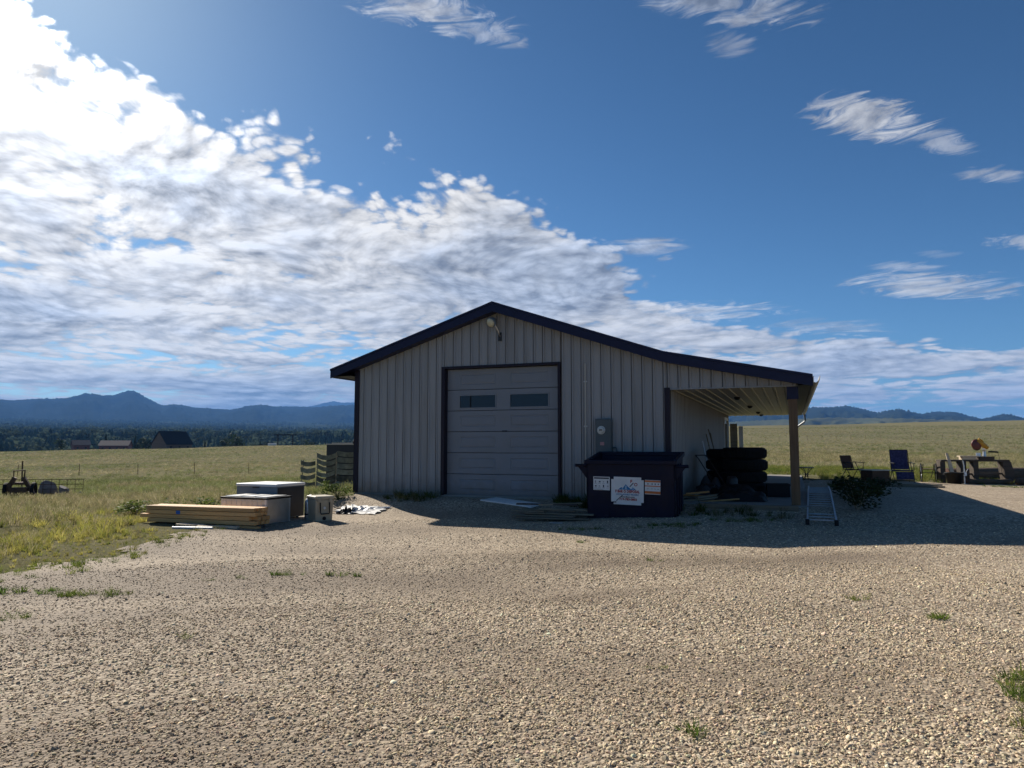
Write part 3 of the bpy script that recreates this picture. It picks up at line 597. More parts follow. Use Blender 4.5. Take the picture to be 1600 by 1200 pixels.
# ------------------------------------------------------------------ far buildings
def house(name, label, cat, x, y, z, rz, w, d, hw, hr, wall, roof, nwin=3, over=.5):
    t = thing(name, label, cat, (x, y, z), rz)
    MB().span((-w/2, -d/2, -4), (w/2, d/2, hw)).build('wall', wall, t)
    MB().prism([(-d/2+.02, hw-.01), (0, hw+hr-.15), (d/2-.02, hw-.01)], -w/2+.02, w/2-.02).build('gable', wall, t).rotation_euler = (0, 0, R(90))
    m = MB(); e = over; sl = hr/(d/2)
    for s in (-1, 1):
        vs = [(-w/2-e, 0, hw+hr), (w/2+e, 0, hw+hr), (w/2+e, s*(d/2+e), hw-e*sl), (-w/2-e, s*(d/2+e), hw-e*sl)]
        m.add(vs+[(p[0], p[1], p[2]+.18) for p in vs], [(0, 1, 2, 3), (4, 5, 6, 7), (0, 1, 5, 4), (1, 2, 6, 5), (2, 3, 7, 6), (3, 0, 4, 7)])
    m.build('roof', roof, t)
    for i in range(nwin):
        xx = -w/2+w*(i+.5)/nwin; wd = MB().span((xx-.55, -d/2-.04, hw*.35), (xx+.55, -d/2+.02, hw*.8)).build('window', wall, t)
        MB().span((xx-.45, -d/2-.06, hw*.38), (xx+.45, -d/2-.045, hw*.77)).build('pane', MT['glass'], wd)
    return t
h1 = house('barn_house', 'large dark roofed house with a gable end beyond the left field', 'house', -153.5, 322, -3.2, R(62), 13, 10, 5.4, 5.4, MT['logwall'], MT['roofdark'])
MB().span((-6.5, -7.5, -4), (6.5, -4.55, 2.6)).build('porch', MT['roofdark'], h1)
house('red_shed', 'long red shed with a pale pinkish roof left of the dark roofed house', 'shed', -200, 360, -3.0, R(14), 13, 8, 4.3, 2.3, MT['redwall'], MT['roofgrey'], 4)
house('red_house', 'small red house with stepped grey roof at the far field edge', 'house', -216, 357, -3.0, R(40), 7, 7, 4.6, 2.2, MT['redwall'], MT['roofgrey'], 2)
for x, y, z, lb in ((-1208, 3400, 84, 'left of two tiny white barns below the blue hills'), (-1132, 3400, 82, 'right of two tiny white barns below the blue hills')):
    house('white_barn', lb, 'barn', x, y, z, R(10), 17, 12, 9, 4, MT['white'], MT['white'], 2)
gt = thing('ranch_gate', 'tall dark ranch gate frame at the far edge of the left field', 'gate', (-91.6, 288, 0.2), R(8))
for sx in (-2.9, 2.9): MB().tube([(sx, 0, -2), (sx, 0, 5.16)], .24, 8).build('post', MT['black'], gt)
MB().beam((-4.4, 0, 5.4), (4.4, 0, 5.4), .42, .48).build('crossbeam', MT['black'], gt)
tl = thing('stock_trailer', 'small pale trailer parked left of the ranch gate', 'trailer', (-98.5, 293, .2), R(15))
MB().span((-1.7, -.9, .6), (1.6, .9, 2.0)).build('body', MT['white'], tl, bevel=.15); MB().beam((1.6, 0, .7), (2.8, 0, .6), .12, .12).build('tongue', MT['frame'], tl)
for sx in (-.5, .3): MB().lathe([(.05, -1.0), (.36, -1.0), (.38, -.85), (.36, -.75), (.05, -.75)], 14, (sx, 0, .4), 'y').build('wheel', MT['rubber'], tl)
for i, (x, y, h, w, kd) in enumerate([(-121, 312, 8.5, 8, 'leafy'), (-137, 318, 6, 4, 'pine'), (-131, 325, 6.5, 6, 'leafy'), (-186, 352, 9, 6, 'pine'), (-181, 348, 7, 6.5, 'leafy'), (-208, 365, 10, 6, 'pine'), (-229, 362, 7, 7, 'leafy'), (-85, 300, 6, 5, 'leafy'), (-106, 300, 5.5, 4, 'pine'), (-170, 330, 7, 6, 'leafy')]):
    nm = ['round leafy tree right of the dark roofed house', 'slim pine close behind the dark roofed house', 'leafy tree between the house and the round tree', 'pine at the right end of the red shed', 'leafy tree between the red shed and dark house',
          'tall pine behind the small red house', 'leafy tree left of the small red house', 'leafy tree just right of the ranch gate', 'short pine left of the pale trailer', 'leafy tree at the left gable of the dark roofed house'][i]
    tree(x, y, h, w, nm, kd, 70+i, -2.0)

# ------------------------------------------------------------------ fences
def fence(name, label, pts, h, wires, base=None):
    t = thing(name, label, 'fence', on(*pts[0])); o = Vector(t.location); P_ = []
    for (x, y) in pts:
        z = hz(x, y); q_ = Vector((x, y, z))-o; P_.append(q_); m = MB(); lean = random.uniform(-.04, .04); hh = h*random.uniform(.93, 1.06)
        m.beam(q_+Vector((0, 0, -.2)), q_+Vector((lean, 0, hh)), .05, .05); m.beam(q_+Vector((0, -.03, -.2)), q_+Vector((lean, -.03, hh)), .012, .06); m.build('post', MT['rust'], t)
    for wz in wires:
        MB().tube([q_+Vector((0, 0, h*wz)) for q_ in P_], .003, 4).build('wire', MT['steel'], t)
def line(a, b, n): return [(a[0]+(b[0]-a[0])*i/(n-1), a[1]+(b[1]-a[1])*i/(n-1)) for i in range(n)]
fence('wire_fence', 'thin wire fence crossing the dry field on the left', line((-92, 78), (-22, 98), 12), 1.45, (.3, .55, .8, .98))
fence('wire_fence', 'long wire fence running up the grassy rise on the right', line((62, 222), (150, 196), 24)+line((156, 202), (190, 262), 10), 1.35, (.3, .55, .8, .98))
tp = thing('fence_post', 'tall lone steel post standing near the rock pile', 'post', on(-26.4, 38.6)); MB().beam((0, 0, -.2), (-.04, 0, 1.55), .05, .045).build('stake', MT['rust'], tp); MB().beam((0, -.035, -.2), (-.04, -.035, 1.55), .012, .05).build('flange', MT['rust'], tp)

# ------------------------------------------------------------------ the shed
B = thing('metal_shed', 'grey metal sided shed with navy roof trim and open porch on its right', 'shed', (BO[0], BO[1], FLOOR), -TH)
LEN = 15.3; RIB = .2286; SR_ = 7.86; SE = 10.45
def roof_z(s):
    if s <= 3.9: return 4.52-.316*(3.9-s)
    if s <= 7.84: return 4.52-.345*(s-3.9)
    return 4.52-.345*3.94-.205*(s-7.84)
core = MB(); 
core.prism([(.02, -.05), (SR_-.02, -.05), (SR_-.02, roof_z(SR_)-.1), (3.9, 4.40), (.02, roof_z(0)-.1)], 3.2, LEN-.05)
core.prism([(.02, -.05), (2.44, -.05), (2.44, 3.08), (5.46, 3.08), (5.46, -.05), (SR_-.02, -.05), (SR_-.02, roof_z(SR_)-.12), (3.9, 4.38), (.02, roof_z(0)-.12)], .03, 3.2)
core.prism([(SR_, 2.42), (SE, 2.42), (SE, roof_z(SE)-.12), (SR_, roof_z(SR_)-.12)], .03, LEN-.05)
core.build('wall', MT['core'], B)
def strip(s0, s1, zb, ztf, parent, name='siding_panel', flip=None):
    g = .008; a, b = s0+g, s1-g; prof = [(a, .022), (a, 0), (a+.012, -.019), (a+.040, -.019), (a+.052, 0), ((a+b)/2-.03, 0), ((a+b)/2-.02, -.004), ((a+b)/2+.02, -.004), ((a+b)/2+.03, 0), (b, 0), (b, .022)]
    vs = []; fs = []
    for x, y in prof: vs += [(x, y, zb), (x, y, ztf(x))]
    for i in range(len(prof)-1): fs.append((2*i, 2*i+2, 2*i+3, 2*i+1))
    m = MB(); m.add(vs, fs); return m
s = 0.0; i = 0
while s < SE-.05:
    e = min(s+RIB, SE)
    if s < SR_ < e: e = SR_
    zt = lambda x: roof_z(x)-.20
    if e <= SR_+.001:
        cuts = [(s, e)]
        if e > 2.44 and s < 5.46:
            cuts = []
            if s < 2.44: cuts.append((s, 2.44, 0.02, None))
            if e > 5.46: cuts.append((5.46, e, 0.02, None))
            cuts.append((max(s, 2.44), min(e, 5.46), 3.085, None))
        for c in cuts:
            if c[1]-c[0] > .03: strip(c[0], c[1], c[2] if len(c) > 2 else .02, zt, B).build('siding_panel', MT['siding'], B)
    else:
        strip(s, e, 2.40, zt, B).build('siding_panel', MT['siding'], B)
    s = e
# side wall under the porch
me0 = None; d = .06
while d < LEN-.1:
    if me0 is None:
        o = strip(0, RIB, .02, lambda x: 2.40, B).build('siding_panel', MT['siding'], B); me0 = o.data
    else:
        o = bpy.data.objects.new('siding_panel', me0); col.objects.link(o); o.parent = B
    o.location = (SR_+.024, d, 0); o.rotation_euler = (0, 0, R(90)); d += RIB
# trims
MB().span((-.035, -.03, 0), (.10, .0, roof_z(0)-.19)).span((-.035, 0, 0), (0.0, .10, roof_z(0)-.19)).build('corner_trim', MT['plum'], B)
MB().span((SR_-.06, -.045, 0), (SR_+.06, -.022, 2.42)).span((SR_+.03, -.022, 0), (SR_+.06, .10, 2.42)).build('corner_trim', MT['plum'], B)
MB().span((2.44, -.035, 0), (2.53, .20, 3.085)).build('door_jamb', MT['plum'], B); MB().span((5.40, -.035, 0), (5.46, .20, 3.085)).build('door_jamb', MT['plum'], B)
MB().span((2.53, -.035, 3.03), (5.40, .20, 3.085)).build('door_header', MT['plum'], B)
MB().span((-.01, -.02, -.35), (SR_-.03, .2, .015)).build('foundation', MT['concrete'], B)
# roof
def slab(pts, t0, t1, y0, y1):
    return MB().prism([(x, z-t0) for x, z in pts]+[(x, z-t1) for x, z in reversed(pts)], y0, y1)
FY = -.32
for a, b in ((-.58, 3.9), (3.9, 7.84), (7.84, 10.74)):
    slab([(a, roof_z(a)), (b, roof_z(b))], -.02, .03, FY-.02, LEN+.3).build('roof_panel', MT['navy'], B)
    slab([(a, roof_z(a)), (b, roof_z(b))], .033, .215, FY, FY+.03).build('fascia', MT['navy'], B)
    slab([(a+.02, roof_z(a+.02)), (b, roof_z(b))], .185, .20, FY+.032, -.021).build('soffit', MT['navy'], B)
MB().span((-.58, FY+.033, roof_z(-.58)-.2), (-.55, LEN+.28, roof_z(-.58)-.03)).build('eave_fascia', MT['navy'], B)
MB().add([(-.545, FY+.04, roof_z(-.58)-.18), (.0, FY+.04, roof_z(-.58)-.17), (0, LEN, roof_z(-.58)-.17), (-.545, LEN, roof_z(-.58)-.18)], [(0, 1, 2, 3)]).build('eave_soffit', MT['navy'], B)
m = MB(); 
for sg in (-1, 1): m.beam((3.9+sg*.09, FY-.03, 4.535-.03), (3.9+sg*.09, LEN+.3, 4.535-.03), .2, .012, (sg*.33, 0, 1))
m.build('ridge_cap', MT['navy'], B)
ez = roof_z(10.74)
MB().add([(SE, FY+.033, 2.36), (10.72, FY+.033, ez-.17), (10.72, LEN+.2, ez-.17), (SE, LEN+.2, 2.36)], [(0, 1, 2, 3)]).build('eave_soffit', MT['darkside'], B)
gp = [(10.745, ez-.02), (10.745, ez-.15), (10.80, ez-.16), (10.86, ez-.11), (10.875, ez-.02), (10.865, ez-.02), (10.85, ez-.105), (10.80, ez-.148), (10.757, ez-.14), (10.757, ez-.02)]
MB().prism(gp, FY-.02, LEN+.3).build('gutter', MT['gutter'], B)
MB().tube([(10.81, LEN+.15, ez-.15), (10.83, LEN+.15, ez-.36), (10.80, LEN+.15, ez-.44), (10.56, LEN+.1, ez-.62), (10.50, LEN+.1, ez-.75), (10.50, LEN+.1, -.1)], .042, 10).build('downspout', MT['bluegrey'], B, True)
# porch ceiling boards
mec = None; s = SR_+.06
while s < SE-.12:
    if mec is None:
        m = MB(); w = RIB; prof = [(.004, .02), (.004, 0), (.016, -.018), (.045, -.018), (.057, 0), (w-.004, 0), (w-.004, .02)]; vs = []; fs = []
        for x, z in prof: vs += [(x, .055, z), (x, LEN-.02, z)]
        for k in range(len(prof)-1): fs.append((2*k, 2*k+1, 2*k+3, 2*k+2))
        m.add(vs, fs); o = m.build('ceiling_panel', MT['ceil'], B); mec = o.data
    else: o = bpy.data.objects.new('ceiling_panel', mec); col.objects.link(o); o.parent = B
    o.location = (s, 0, 2.395); s += RIB
MB().span((SE-.005, .0, 2.34), (SE+.012, LEN, 2.41)).build('ceiling_trim', MT['white'], B)
MB().span((SR_+.06, -.02, 2.375), (SE, .03, 2.40)).build('header_trim', MT['siding'], B)
for (a, b) in ((9.09, 2.99), (9.16, 7.3), (9.21, 11.6), (9.23, 13.9)):
    MB().lathe([(.0, 0), (.075, 0), (.08, -.02), (.06, -.05), (.04, -.07), (0, -.075)], 16, (a, b, 2.378)).build('ceiling_lamp', MT['frame'], B, True)
# posts, slab
for dd in (.10, 5.15, 10.2, 15.1):
    p = MB().span((10.275, dd-.085, -.2), (10.445, dd+.085, 2.375)).build('post', MT['post'], B, bevel=.008)
    if dd < 1: MB().span((10.25, dd-.11, 2.12), (10.47, dd+.11, 2.372)).build('post_cap', MT['navy'], p)
MB().span((SR_+.07, -.12, -.5), (10.62, LEN+.2, -.005)).build('porch_slab', MT['concrete'], B)
MB().span((10.62, 8.2, -.5), (12.3, 13.2, -.06)).build('patio_slab', MT['concrete'], B)
# side window near the back
wd = MB().span((SR_+.03, 12.7, .85), (SR_+.09, 12.8, 2.25)).span((SR_+.03, 14.2, .85), (SR_+.09, 14.3, 2.25)).span((SR_+.03, 12.8, .85), (SR_+.09, 14.2, .95)).span((SR_+.03, 12.8, 2.15), (SR_+.09, 14.2, 2.25)).build('side_window', MT['white'], B)
MB().span((SR_+.04, 12.8, .95), (SR_+.06, 14.2, 2.15)).build('pane', MT['glass'], wd)
# overhead door
G = bpy.data.objects.new('garage_door', None); col.objects.link(G); G.parent = B; G.location = (0, .13, 0)
DX0, DX1 = 2.535, 5.395; NS = 6; SH = 3.025/NS; PAN = [(2.87, 3.80), (4.18, 5.12)]
for k in range(NS):
    z0, z1 = .008+k*SH, (k+1)*SH-.006; win = (k == 4); m = MB(); t = .045
    m.add([(DX0, t, z0), (DX1, t, z0), (DX1, t, z1), (DX0, t, z1)], [(0, 1, 2, 3)])
    m.add([(DX0, 0, z0), (DX1, 0, z0), (DX1, t, z0), (DX0, t, z0)], [(0, 1, 2, 3)]); m.add([(DX0, 0, z1), (DX1, 0, z1), (DX1, t, z1), (DX0, t, z1)], [(3, 2, 1, 0)])
    xs = [DX0, PAN[0][0], PAN[0][1], PAN[1][0], PAN[1][1], DX1]; za, zb = (2.09, 2.38) if win else (z0+.115, z1-.115)
    for j in range(5):
        if j in (1, 3):
            m.add([(xs[j], 0, z0), (xs[j+1], 0, z0), (xs[j+1], 0, za), (xs[j], 0, za)], [(0, 1, 2, 3)]); m.add([(xs[j], 0, zb), (xs[j+1], 0, zb), (xs[j+1], 0, z1), (xs[j], 0, z1)], [(0, 1, 2, 3)])
            rects = [(0, 0), (.012, .010), (.028, .010), (.045, .002)] if not win else [(0, 0), (0, .03)]
            prev = None
            for ins_, dep in rects:
                q_ = [(xs[j]+ins_, dep, za+ins_), (xs[j+1]-ins_, dep, za+ins_), (xs[j+1]-ins_, dep, zb-ins_), (xs[j]+ins_, dep, zb-ins_)]
                if prev: m.add(prev+q_, [(a, (a+1) % 4, (a+1) % 4+4, a+4) for a in range(4)])
                prev = q_
            if not win: m.add(prev, [(0, 1, 2, 3)])
        else: m.add([(xs[j], 0, z0), (xs[j+1], 0, z0), (xs[j+1], 0, z1), (xs[j], 0, z1)], [(0, 1, 2, 3)])
    m.build('door_section', MT['door'], G)
    if win:
        for a, b in PAN:
            m = MB(); f = .022
            m.span((a-f, -.012, za-f), (b+f, -.001, za)).span((a-f, -.012, zb), (b+f, -.001, zb+f)).span((a-f, -.012, za), (a, -.001, zb)).span((b, -.012, za), (b+f, -.001, zb)); m.build('window_frame', MT['door'], G)
            MB().span((a, .012, za), (b, .02, zb)).build('window_pane', MT['glass'], G)
MB().span((3.13, .004, 2.09), (3.16, .0115, 2.38)).build('window_bar', MT['black'], G)
MB().span((3.98, -.02, 1.515), (4.10, -.001, 1.535)).build('door_handle', MT['frame'], G)
MB().span((DX0, -.01, -.012), (DX1, .04, .006)).build('bottom_seal', MT['rubber'], G)

# fittings on the gable wall
t = thing('barn_light', 'hooded yard light on a curved arm below the gable peak', 'light', Bw(3.97, -.02, FLOOR+3.74), -TH)
MB().span((-.03, -.03, -.10), (.05, 0.0, .10)).build('wall_bracket', MT['frame'], t)
MB().tube([(.01, -.03, 0), (.0, -.08, .12), (-.04, -.14, .23), (-.08, -.18, .29)], .016, 8).build('arm', MT['steel'], t, True)
o = MB().lathe([(.03, .20), (.09, .18), (.12, .10), (.155, .0), (.165, -.05), (.15, -.05), (.11, .08), (.03, .16)], 20).build('hood', MT['bluegrey'], t, True); o.location = (-.13, -.22, .32); o.rotation_euler = (R(-58), R(28), 0); o.scale = (.78, .78, .78)
o = MB().lathe([(.0, -.10), (.08, -.09), (.135, -.05), (.14, -.03), (0, -.03)], 20).build('lens', MT['lens'], t, True); o.location = (-.13, -.22, .32); o.rotation_euler = (R(-58), R(28), 0); o.scale = (.78, .78, .78)
t = thing('electric_meter', 'grey electric meter box with a round glass dial on the shed wall', 'meter', Bw(6.30, -.02, FLOOR+1.02), -TH)
MB().span((0, -.13, 0), (.36, 0, .75)).build('enclosure', MT['meter'], t, bevel=.008); MB().span((.015, -.142, .02), (.345, -.13, .36)).build('lower_cover', MT['meter'], t); MB().span((.015, -.142, .375), (.345, -.13, .735)).build('upper_cover', MT['meter'], t)
dl = MB().lathe([(0, -.225), (.06, -.222), (.072, -.20), (.075, -.142)], 20, (.14, 0, .50), 'y').build('dial', MT['dial'], t, True); MB().lathe([(.076, -.16), (.09, -.16), (.09, -.142), (.076, -.142)], 20, (.14, 0, .50), 'y').build('ring', MT['steel'], dl)
MB().span((.11, -.2275, .49), (.18, -.2265, .515)).build('register_plate', MT['print_dark'], dl)
MB().span((.11, -.145, .17), (.20, -.1425, .24)).build('sticker', MT['pink'], t)
MB().tube([(.37, -.06, .12), (.44, -.06, .12), (.46, -.06, .08), (.46, -.06, -.9)], .018, 8).build('conduit', MT['meter'], t)
t = thing('vent_pipe', 'thin pale pipe running up the wall left of the meter', 'pipe', Bw(6.05, -.035, FLOOR), -TH)
MB().tube([(0, 0, -.05), (0, 0, 3.02)], .014, 8).build('pipe', MT['gutter'], t); 
for z in (.6, 1.6, 2.6): MB().span((-.04, .0, z), (.04, .018, z+.025)).build('strap', MT['steel'], t)

# ------------------------------------------------------------------ dumpster with its signs
DZ = hz(*Bw(7.3, -1.0, 0)[:2])
D = thing('dumpster', 'dark navy steel dumpster with white and orange signs by the shed wall', 'dumpster', Bw(6.46, -1.42, .045), -TH)
DW, DD, HF, HB = 1.74, 1.10, 1.20, 1.36; t_ = .025
MB().add([(0, 0, .1), (DW, 0, .1), (DW, -.03, HF), (0, -.03, HF), (0, t_, .1), (DW, t_, .1), (DW, t_-.03, HF), (0, t_-.03, HF)], [(0, 1, 2, 3), (4, 5, 6, 7), (3, 2, 6, 7), (0, 1, 5, 4)]).build('front_panel', MT['dump'], D)
MB().span((0, DD-t_, .1), (DW, DD, HB)).build('back_panel', MT['dump'], D)
for x in (0, DW-t_):
    pr = [(0, .1), (-.03, HF), (DD-t_, HB), (DD-t_, .1)]; m = MB(); k = 4
    m.add([(x, y, z) for y, z in pr]+[(x+t_, y, z) for y, z in pr], [(0, 1, 2, 3), (7, 6, 5, 4)]+[(a, (a+1) % 4, (a+1) % 4+4, a+4) for a in range(4)]); m.build('side_panel', MT['dump'], D)
MB().span((0, 0, .07), (DW, DD, .1)).build('floor', MT['dump'], D)
MB().beam((-.04, -.05, HF+.01), (DW+.04, -.05, HF+.01), .07, .08).build('rim', MT['dump'], D, bevel=.01); MB().beam((-.04, DD, HB+.01), (DW+.04, DD, HB+.01), .07, .08).build('rim', MT['dump'], D, bevel=.01)
for x in (-.01, DW+.01): MB().beam((x, -.01, HF+.008), (x, DD-.04, HB+.003), .07, .08).build('rim', MT['dump'], D, bevel=.01)
for x in (.2, DW-.2): MB().beam((x, -.02, .035), (x, DD+.02, .035), .12, .07).build('skid', MT['rust'], D)
for y in (.2, .46, .72): MB().span((DW+.0005, y-.03, .12), (DW+.03, y+.03, HF-.02)).build('stiffener', MT['dump'], D)
for x in (.42, DW-.42): MB().span((x-.03, -.040, .12), (x+.03, -.0305, .30)).build('stiffener', MT['dump'], D)
for sg, x in ((-1, 0), (1, DW)):
    MB().tube([(x, .05, HF-.06), (x+sg*.26, .05, HF-.06)], .032, 10).build('trunnion_bar', MT['dump'], D)
    MB().prism([(x+sg*.005, HF-.34), (x+sg*.2, HF-.09), (x+sg*.005, HF-.09)], .04, .06).build('gusset', MT['dump'], D)
tr = [(.5, .35, 1.16, .5, .07, .2), (1.1, .5, 1.15, .7, .05, -.3), (.9, .3, 1.12, .9, .04, .1)]
for (x, y, z, w, h_, r_) in tr:
    o = MB().box((0, 0, 0), (w, .28, h_)).build('scrap_board', MT['old'], D); o.location = (x, y, z); o.rotation_euler = (.12, .05, r_)
def text(body, size, mat, parent, loc, name='lettering', sx=1., bold=.0):
    c = bpy.data.curves.new('txt', 'FONT'); c.body = body; c.size = size; c.align_x = 'CENTER'; c.offset = bold; c.extrude = .0008; c.resolution_u = 2
    o = bpy.data.objects.new('txt', c); col.objects.link(o); dg = bpy.context.evaluated_depsgraph_get(); me = bpy.data.meshes.new_from_object(o.evaluated_get(dg)); bpy.data.objects.remove(o)
    me.materials.clear(); me.materials.append(mat); n = bpy.data.objects.new(name, me); col.objects.link(n); n.parent = parent; n.location = loc; n.rotation_euler = (R(90), 0, 0); n.scale = (sx, 1, 1); return n
def sign(x0, x1, z0, z1, clip, tilt, mat):
    w, h_ = x1-x0, z1-z0; p = [(clip, 0), (w-clip, 0), (w-clip, clip), (w, clip), (w, h_-clip), (w-clip, h_-clip), (w-clip, h_), (clip, h_), (clip, h_-clip), (0, h_-clip), (0, clip), (clip, clip)] if clip else [(0, 0), (w, 0), (w, h_), (0, h_)]
    o = MB().prism(p, -.006, 0).build('sign', mat, D); o.location = (x0, -.032, z0); o.rotation_euler = (R(1.5), tilt, 0); return o
def flat(poly, mat, par, y=-.008, name='print'):
    return MB().prism(poly, y-.001, y).build(name, mat, par)
def rect(x0, z0, x1, z1): return [(x0, z0), (x1, z0), (x1, z1), (x0, z1)]
sg = sign(.495, 1.14, .39, .93, .05, R(1.2), MT['white']); sg['label'] = 'large white sign with mountains and red lettering'
flat([(.14, .29), (.20, .34), (.235, .325), (.29, .40), (.34, .35), (.375, .32), (.40, .305), (.43, .345), (.50, .29)], MT['print_blue'], sg)
flat([(.27, .30), (.29, .385), (.315, .35), (.305, .33), (.33, .30)], MT['print_sky'], sg, -.0095); flat([(.21, .30), (.222, .325), (.25, .30)], MT['print_sky'], sg, -.0095); flat([(.42, .305), (.43, .335), (.46, .30)], MT['print_sky'], sg, -.0095)
text('F BAR O DISPOSAL', .072, MT['print_red'], sg, (.325, -.0105, .235), sx=.80, bold=.003)
text('LOCAL HONEST RELIABLE', .044, MT['print_blue'], sg, (.325, -.0105, .185), sx=.86, bold=.001)
text('www.fbaro.com', .042, MT['print_dark'], sg, (.335, -.0105, .14), bold=.001)
text('719-783-0803', .062, MT['print_red'], sg, (.34, -.0105, .085), bold=.002)
text('F', .085, MT['print_red'], sg, (.40, -.0105, .43), bold=.003); 
flat([(.365, .36), (.377, .348), (.45, .425), (.438, .437)], MT['print_dark'], sg, -.0098)
flat([(.235, .20), (.245, .19), (.11, .065), (.10, .075)], MT['print_dark'], sg, -.0098); 
m = MB().lathe([(.020, -.0105), (.033, -.0105), (.033, -.009), (.020, -.009)], 18, (.49, 0, .40), 'y').build('print', MT['print_red'], sg)
MB().lathe([(.014, -.0105), (.03, -.0105), (.03, -.009), (.014, -.009)], 14, (.075, 0, .072), 'y').build('print', MT['print_dark'], sg).scale = (1, 1, .6)
s2 = sign(.135, .47, .66, .925, 0, R(.8), MT['white']); s2['label'] = 'small white notice with black pictograms'
flat(rect(.015, .222, .32, .25), MT['print_dark'], s2); flat(rect(.02, .012, .20, .022), MT['print_grey'], s2)
for ix in range(4):
    for iz in range(2):
        cx, cz = .045+ix*.082, .165-iz*.085; k_ = (ix+iz) % 3
        flat(rect(cx-.012, cz-.012-.012*(k_ == 0), cx+.012+.01*(k_ == 1), cz+.012+.012*(k_ == 0)), MT['print_dark' if (ix+iz) % 2 else 'print_grey'], s2); flat(rect(cx-.025, cz-.04, cx+.025, cz-.032), MT['print_grey'], s2)
s3 = sign(1.165, 1.465, .60, .875, 0, R(1.6), MT['white']); s3['label'] = 'small notice with orange bands'
flat(rect(.0, .235, .30, .268), MT['print_orange'], s3); flat(rect(.0, .15, .30, .168), MT['print_orange'], s3); flat(rect(.0, .012, .30, .06), MT['print_orange'], s3)
for cx in (.06, .14, .20, .26): flat(rect(cx-.008, .185, cx+.008, .215), MT['print_dark'], s3); flat(rect(cx-.02, .10, cx+.014, .112), MT['print_grey'], s3)

# ------------------------------------------------------------------ left of the shed: lumber, boxes, cooler, slatted frame
LA = math.atan2(-.8, 2.6)
LB = thing('lumber_rest', 'short dark wooden bearers under the stack of new posts', 'bearer', on(-6.0, 14.30), LA)
for x in (-.9, .9): MB().span((x-.05, -.25, -.02), (x+.05, .25, .033)).build('bearer_block', MT['dark_wood'], LB)
lz0 = hz(-6.0, 14.2)+.035
names = {0: 'lowest', 1: 'second', 2: 'third', 3: 'top'}
for lay in range(4):
    for k in range(4):
        ln = 2.55+random.uniform(-.03, .05); off = (-.16 if lay == 1 and k == 0 else 0)+random.uniform(-.03, .03); yy = -.19+k*.1+(random.uniform(-.016, .016) if k == 0 else 0)
        row = ['front', 'second', 'third', 'rear'][k]
        p = thing('timber_post', 'new square timber post, %s row of the %s layer in the lumber stack' % (row, names[lay]), 'timber', (-6.0+math.cos(LA)*off-math.sin(LA)*yy, 14.2+math.sin(LA)*off+math.cos(LA)*yy, lz0+lay*.082), LA, 'timber posts stacked on the gravel edge')
        MB().span((-ln/2, -.0455, 0), (ln/2, .0455, .074)).build('timber', MT['lum'], p, bevel=.005)
        if lay == 2 and k == 0: MB().span((-.55, -.0475, .004), (-.45, -.0458, .070)).build('end_tag', MT['bluetag'], p)
for i, (x, y, a, l, w, mt, lb) in enumerate([(-6.15, 13.78, -.25, .55, .15, 'pale', 'short pale board lying in front of the lumber stack'), (-5.55, 13.60, -.12, .8, .12, 'pale', 'long pale offcut on the ground before the lumber'), (-5.0, 13.66, -.35, .5, .10, 'lum', 'brown offcut at the right foot of the lumber stack')]):
    o = MB().box((0, 0, .02), (l, w, .036)).build('offcut_board', MT[mt]); o.location = on(x, y, .02); o.rotation_euler = (.03, .02, a); tag(o, lb, 'board', 'offcuts before the lumber stack')
o = MB().tube([(-.42, 0, .02), (.42, .02, .03)], .022, 8).build('plastic_pipe', MT['white']); o.location = on(-6.0, 13.50); o.rotation_euler = (0, 0, -.22); tag(o, 'short white plastic pipe lying in front of the lumber', 'pipe')
# silver chest: near corner, long side to the left, short side going back
def boxthing(name, label, cat, near, ang, L_, Dp, H_):
    t = thing(name, label, cat, near, ang); return t
ca = math.atan2(.66, .27)           # direction of the short side
t = thing('metal_chest', 'low silver sheet metal chest with black edged lid behind the lumber', 'chest', on(-4.83, 14.13, .0), ca-R(90))
L_, Dp, H_ = 1.15, .70, .56
MB().span((-L_, 0, .03), (0, Dp, H_-.05)).build('body', MT['steel'], t, bevel=.006)
for x in (-L_, -.035): 
    for y in (-.004, Dp-.031): MB().span((x-.002, y, .0), (x+.037, y+.035, H_-.05)).build('corner_post', MT['alu'], t)
for x in np.linspace(-L_+.12, -.1, 8): MB().span((x-.006, -.006, .05), (x+.006, .0005, H_-.08)).build('pressed_rib', MT['steel'], t)
ld = MB().span((-L_-.02, -.02, H_-.05), (.02, Dp+.02, H_-.012)).build('lid', MT['black'], t, bevel=.006)
for k, (a, b) in enumerate(((-L_+.05, -.80), (-.70, -.42), (-.33, -.04))): MB().span((a, .05, H_-.0118), (b, Dp-.05, H_+.004)).build('lid_panel', MT['steel'], ld)
t = thing('chest_freezer', 'blue grey chest freezer with a white lid behind the silver chest', 'freezer', on(-4.93, 15.02, 0), ca-R(90))
L_, Dp, H_ = 1.08, .90, .76
MB().span((-L_, 0, .03), (-.001, Dp, H_-.06)).build('cabinet', MT['bluegrey'], t, bevel=.012)
MB().span((.0, .03, .05), (.006, Dp-.03, H_-.08)).build('side_panel', MT['darkside'], t)
MB().span((-L_-.012, -.014, H_-.06), (.014, Dp+.012, H_)).build('lid', MT['white'], t, bevel=.014)
MB().span((-L_/2-.08, -.026, H_-.09), (-L_/2+.08, -.001, H_-.065)).build('handle', MT['frame'], t)
for x in (-L_+.1, -.1):
    for y in (.1, Dp-.1): MB().lathe([(.0, 0), (.035, 0), (.03, .03), (0, .03)], 10, (x, y, 0)).build('foot', MT['black'], t)
t = thing('steel_canister', 'slim steel canister standing between the freezer and the cooler', 'canister', on(-4.28, 15.15))
